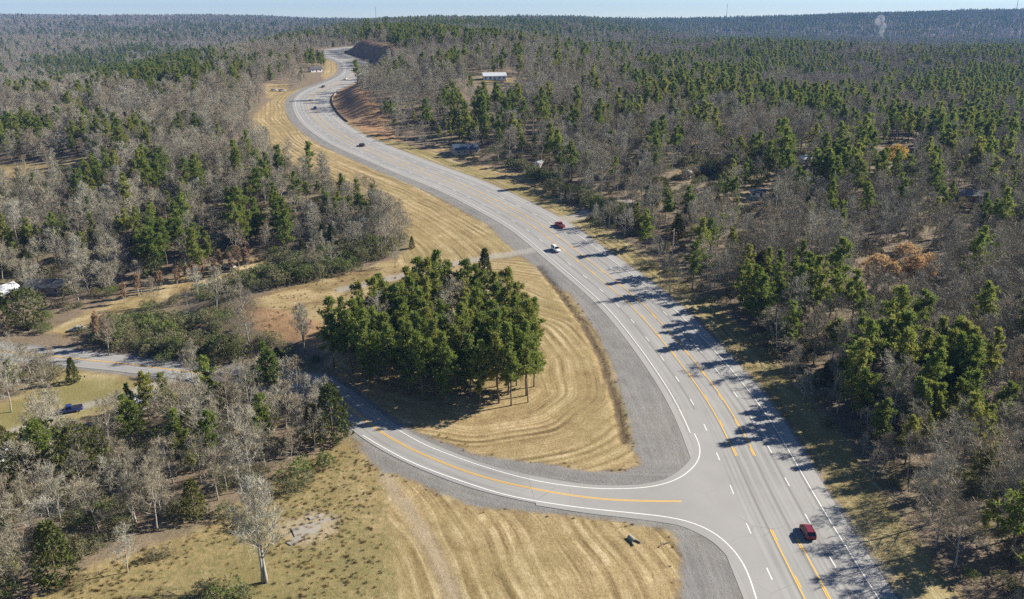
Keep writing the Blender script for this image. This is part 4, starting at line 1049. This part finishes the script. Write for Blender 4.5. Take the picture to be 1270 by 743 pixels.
house('pale_house', 'pale house with grey roof cut by the left picture edge', 'house', 2, 370, 10, 7, 2.7, 1.8, wallt, roofw, R(70))
house('low_house', 'low house with blue grey roof under bare trees', 'house', 60, 360, 12, 7.5, 2.5, 1.8, wallt, roofd, R(5))
house('white_roofed_shed', 'white roofed shed behind the dark green pine in the yard', 'shed', 184, 502, 5.5, 4, 2.5, 1.0, wallw, roofw, R(35))
house('white_barn', 'white shed at the left picture edge below the yard', 'shed', -4, 578, 6, 5, 2.6, 1.4, wallw, roofw, R(80))
house('tan_house', 'tan roofed house in the woods near the right picture edge', 'house', 1205, 247, 11, 7, 2.6, 1.8, wallt, roofg, R(-15))

# ------------------------------------------------------------------ street furniture and small things
wood = simple('weathered_wood', (.36, .31, .25), .9, vary=.25); steel = simple('galvanised_steel', (.42, .43, .44), .45, .6); concrete = simple('concrete', (.27, .25, .21), .9, vary=.2, scale=.8)
def utility_pole(px, py, h, label):
    x, y, z = G(px, py); root = empty('utility_pole', (x, y, z-.2), R(60)); tag(root, label, 'utility pole')
    m = MB(); m.tube([(0, 0, 0), (0, 0, h)], [.24, .17], 8); m.build('pole', wood, root)
    m = MB(); m.box((0, .14, h-.6), (2.3, .1, .12)); a = m.build('crossarm', wood, root)
    for k in (-1.0, -.4, .4, 1.0):
        m = MB(); m.tube([(k, .14, h-.54), (k, .14, h-.34)], [.05, .03], 6); m.build('insulator', steel, a)
    m = MB(); m.tube([(.28, 0, h-2.2), (.28, 0, h-1.4)], [.2, .2], 10); m.build('transformer', steel, root)
    return root
utility_pole(833, 329, 13, 'wooden utility pole standing at the edge of the trees')
def stake(px, py):
    x, y, z = G(px, py); root = empty('sign_post', (x, y, z-.1), R(20)); tag(root, 'thin post with small marker plate by the yard grass', 'post')
    m = MB(); m.tube([(0, 0, 0), (0, 0, 1.8)], [.04, .04], 6); m.build('post', wood, root)
    m = MB(); m.box((0, -.05, 1.55), (.35, .02, .5)); m.build('plate', trim, root)
stake(106, 473)
# culvert at the field edge
x, y, z = G(782, 668); cv = empty('culvert', (x, y, z-.22), R(-62)); cv.scale = (.75, .75, .75); tag(cv, 'concrete culvert mouth in the grass below the side road', 'culvert')
m = MB()
for k in range(18):
    a0, a1 = 2*math.pi*k/18, 2*math.pi*(k+1)/18; V = []
    for rr in (.62, .48):
        for a in (a0, a1):
            for xx in (-.5, 1.6): V.append((xx, rr*math.cos(a), .5+rr*math.sin(a)))
    m.add(V, [(0, 1, 3, 2), (4, 6, 7, 5), (0, 2, 6, 4), (1, 5, 7, 3)])
m.build('pipe', concrete, cv)
m = MB()
for sy in (-1, 1): m.box((2.0, sy*.85, .35), (1.2, .16, .7), rz=sy*.3)
m.box((1.9, 0, .02), (1.3, 1.7, .12)); m.build('headwall', concrete, cv)
m = MB(); m.tube([(.1, 0, .5), (.12, 0, .5)], [.47, .47], 14); m.build('bore_shade_disc', black, cv)  # black disc plugging the pipe, painted stand-in for the shade inside
x, y, z = G(823, 676); lg = MB(); lg.tube([(-1.1, 0, .12), (0, .1, .2), (1.2, -.1, .16)], [.13, .15, .1], 7); lg.tube([(0, .1, .2), (.6, .6, .35)], [.06, .03], 5)
o = lg.build('log', M['bark'], None); o.location = (x, y, z); o.rotation_euler = (0, 0, R(35)); tag(o, 'short dark log lying on the grass beside the culvert', 'log')
# broken concrete slab in the rough grass
x, y, z = G(382, 657); sl = empty('concrete_slab', (x, y, z), R(25)); tag(sl, 'broken grey concrete slab lying in the rough grass', 'slab')
for k, (a, b, w_, d_, q, tl) in enumerate(((0, 0, 5.2, 3.2, .05, .02), (3.6, 1.3, 2.2, 1.6, -.3, .06), (-2.9, -2.2, 2.4, 1.3, .5, -.05), (2.4, 3.2, 3.0, .8, .1, .1))):
    m = MB(); m.box((0, 0, .03), (w_, d_, .2)); p = m.build('slab_piece', concrete, sl); p.location = (a, b, .02*k-.06); p.rotation_euler = (tl, tl*.5, q)
# concrete barrier along the right edge of the climb
s0, s1 = s_of(408, 150)-8, s_of(408, 116)+14
path = sub(HWC, s0, s1); T_, N_ = normals(path); A = path+N_*(HW_HALF+5.2); V = []; Fc = []
hz = height(A[:, 0], A[:, 1])
for (p, n, zz) in zip(A, N_, hz):
    for o_, h_ in ((-.3, -.05), (-.12, .3), (-.09, .82), (.09, .82), (.12, .3), (.3, -.05)): V.append((p[0]+n[0]*o_, p[1]+n[1]*o_, zz+h_))
for i in range(len(A)-1):
    for k in range(5): Fc.append((i*6+k, i*6+k+1, (i+1)*6+k+1, (i+1)*6+k))
m = MB(); m.add(V, Fc); o = fix_normals(m.build('concrete_barrier', concrete, None)); tag(o, 'low pale concrete barrier curving along the cut bank', 'barrier')
# radio masts on the ridges
def mast(px, ytop, Y, label):
    d = ray(px, 20); x = d[0]/d[1]*Y; z = zat(x, Y); d = ray(px, ytop); top = CAM_H+d[2]/d[1]*Y
    root = empty('radio_mast', (x, Y, z-1)); tag(root, label, 'radio mast'); h = top-z
    m = MB(); w = 1.1
    for k in range(3):
        a = k*2.094; m.tube([(w*math.cos(a), w*math.sin(a), 0), (w*.6*math.cos(a), w*.6*math.sin(a), h)], [.5, .35], 4)
    n = int(h/4)
    for i in range(n):
        for k in range(3):
            a, b = k*2.094, (k+1)*2.094; z0, z1 = h*i/n, h*(i+1)/n
            m.tube([(w*.9*math.cos(a), w*.9*math.sin(a), z0), (w*.9*math.cos(b), w*.9*math.sin(b), z1)], [.1, .1], 3, 0, False)
    m.build('lattice', steel, root)
    m = MB(); m.box((0, 0, h*.86), (2.4, 2.4, 3)); m.build('antenna', steel, root)
mast(1259, -4, 4500, 'tall steel radio mast on the blue ridge at the right'); mast(901, 4, 4300, 'thin radio mast rising over the distant ridge'); mast(466, 8, 3900, 'small radio mast on the skyline above the cut bank')
# chimney smoke above the far trees
def smoke(px, py, Y):
    d = ray(px, py+6); x = d[0]/d[1]*Y; zb = CAM_H+d[2]/d[1]*Y
    m = bmesh.new()
    for k in range(9):
        u = k/8; r_ = 2.2+4.2*u
        mm = Matrix.Translation((x+random.uniform(-3, 3)-6*u, Y+random.uniform(-3, 3), zb+25*u))@Matrix.Diagonal((r_, r_, r_*1.15, 1))
        bmesh.ops.create_icosphere(m, subdivisions=2, radius=1, matrix=mm)
    me = bpy.data.meshes.new('smoke'); m.to_mesh(me); m.free()
    mt = bpy.data.materials.new('smoke_vapour'); mt.use_nodes = True; nt = mt.node_tree; nt.nodes.remove(nt.nodes['Principled BSDF'])
    pv = nt.nodes.new('ShaderNodeVolumePrincipled'); pv.inputs['Color'].default_value = (.95, .95, .97, 1)
    tcn = nt.nodes.new('ShaderNodeNewGeometry'); nz = nt.nodes.new('ShaderNodeTexNoise'); nz.inputs['Scale'].default_value = .06; nz.inputs['Detail'].default_value = 4
    mr = nt.nodes.new('ShaderNodeMapRange'); mr.inputs[1].default_value = .36; mr.inputs[2].default_value = .8; mr.inputs[3].default_value = 0; mr.inputs[4].default_value = .13
    nt.links.new(tcn.outputs['Position'], nz.inputs['Vector']); nt.links.new(nz.outputs['Fac'], mr.inputs[0]); nt.links.new(mr.outputs[0], pv.inputs['Density'])
    nt.links.new(pv.outputs[0], nt.nodes['Material Output'].inputs['Volume'])
    o = mesh_obj('smoke', me, None, [mt]); tag(o, 'white smoke plume rising from the far woods', kind='stuff')
smoke(1094, 40, 1250)

# ------------------------------------------------------------------ air
HAZE = 0.00008
bm = bmesh.new(); bmesh.ops.create_cube(bm, size=1)
me = bpy.data.meshes.new('haze'); bm.to_mesh(me); bm.free()
zmin, zmax = float(GZ.min())-1, 185.0
hm = bpy.data.materials.new('haze_air'); hm.use_nodes = True; nt = hm.node_tree; nt.nodes.remove(nt.nodes['Principled BSDF'])
pv = nt.nodes.new('ShaderNodeVolumePrincipled'); pv.inputs['Color'].default_value = (.15, .34, .80, 1); pv.inputs['Density'].default_value = HAZE; pv.inputs['Anisotropy'].default_value = .0
nt.links.new(pv.outputs[0], nt.nodes['Material Output'].inputs['Volume'])
if HAZE > 0:
    hz_ = mesh_obj('haze', me, None, [hm]); tag(hz_, 'thin blue air over the woods', kind='stuff')
    hz_.location = (0, 3300, (zmin+zmax)/2); hz_.scale = (13400, 7300, zmax-zmin)

# ------------------------------------------------------------------ camera, sun, sky
cam = bpy.data.cameras.new('Camera'); cam.sensor_width = 36; cam.lens = F/1270*36; cam.clip_start = .5; cam.clip_end = 30000
co = bpy.data.objects.new('Camera', cam); col.objects.link(co); co.location = (0, 0, CAM_H); co.rotation_euler = (math.pi/2-PITCH, 0, 0); scene.camera = co
az = math.atan2(SUN_DIR[0], SUN_DIR[1])
sun = bpy.data.lights.new('Sun', 'SUN'); sun.energy = 5.0; sun.angle = R(.5); sun.color = (1, .92, .79)
so = bpy.data.objects.new('Sun', sun); col.objects.link(so)
sd = Vector((SUN_DIR[0]*math.cos(SUN_EL), SUN_DIR[1]*math.cos(SUN_EL), math.sin(SUN_EL))).normalized()
so.rotation_euler = sd.to_track_quat('Z', 'Y').to_euler(); so.location = (200, 100, 300)
w = bpy.data.worlds.new('World'); scene.world = w; w.use_nodes = True
nt = w.node_tree; sky = nt.nodes.new('ShaderNodeTexSky'); sky.sky_type = 'NISHITA'; sky.sun_disc = False; sky.sun_elevation = SUN_EL; sky.sun_rotation = az; sky.air_density = 1.0; sky.dust_density = .0; sky.ozone_density = 3.0; sky.altitude = 3000
nt.links.new(sky.outputs[0], nt.nodes['Background'].inputs[0]); nt.nodes['Background'].inputs[1].default_value = .055
scene.view_settings.view_transform = 'Standard'; scene.view_settings.look = 'None'; scene.view_settings.gamma = 1; scene.view_settings.use_curve_mapping = False
scene.view_settings.exposure = 1.2
scene.render.engine = 'CYCLES'
scene.cycles.max_bounces = 5; scene.cycles.diffuse_bounces = 2; scene.cycles.glossy_bounces = 2; scene.cycles.transmission_bounces = 2; scene.cycles.volume_bounces = 0; scene.cycles.transparent_max_bounces = 6
scene.cycles.use_denoising = False
scene.cycles.volume_step_rate = 1
print('things', len(things), 'woods', int(rest.sum()), cnt)
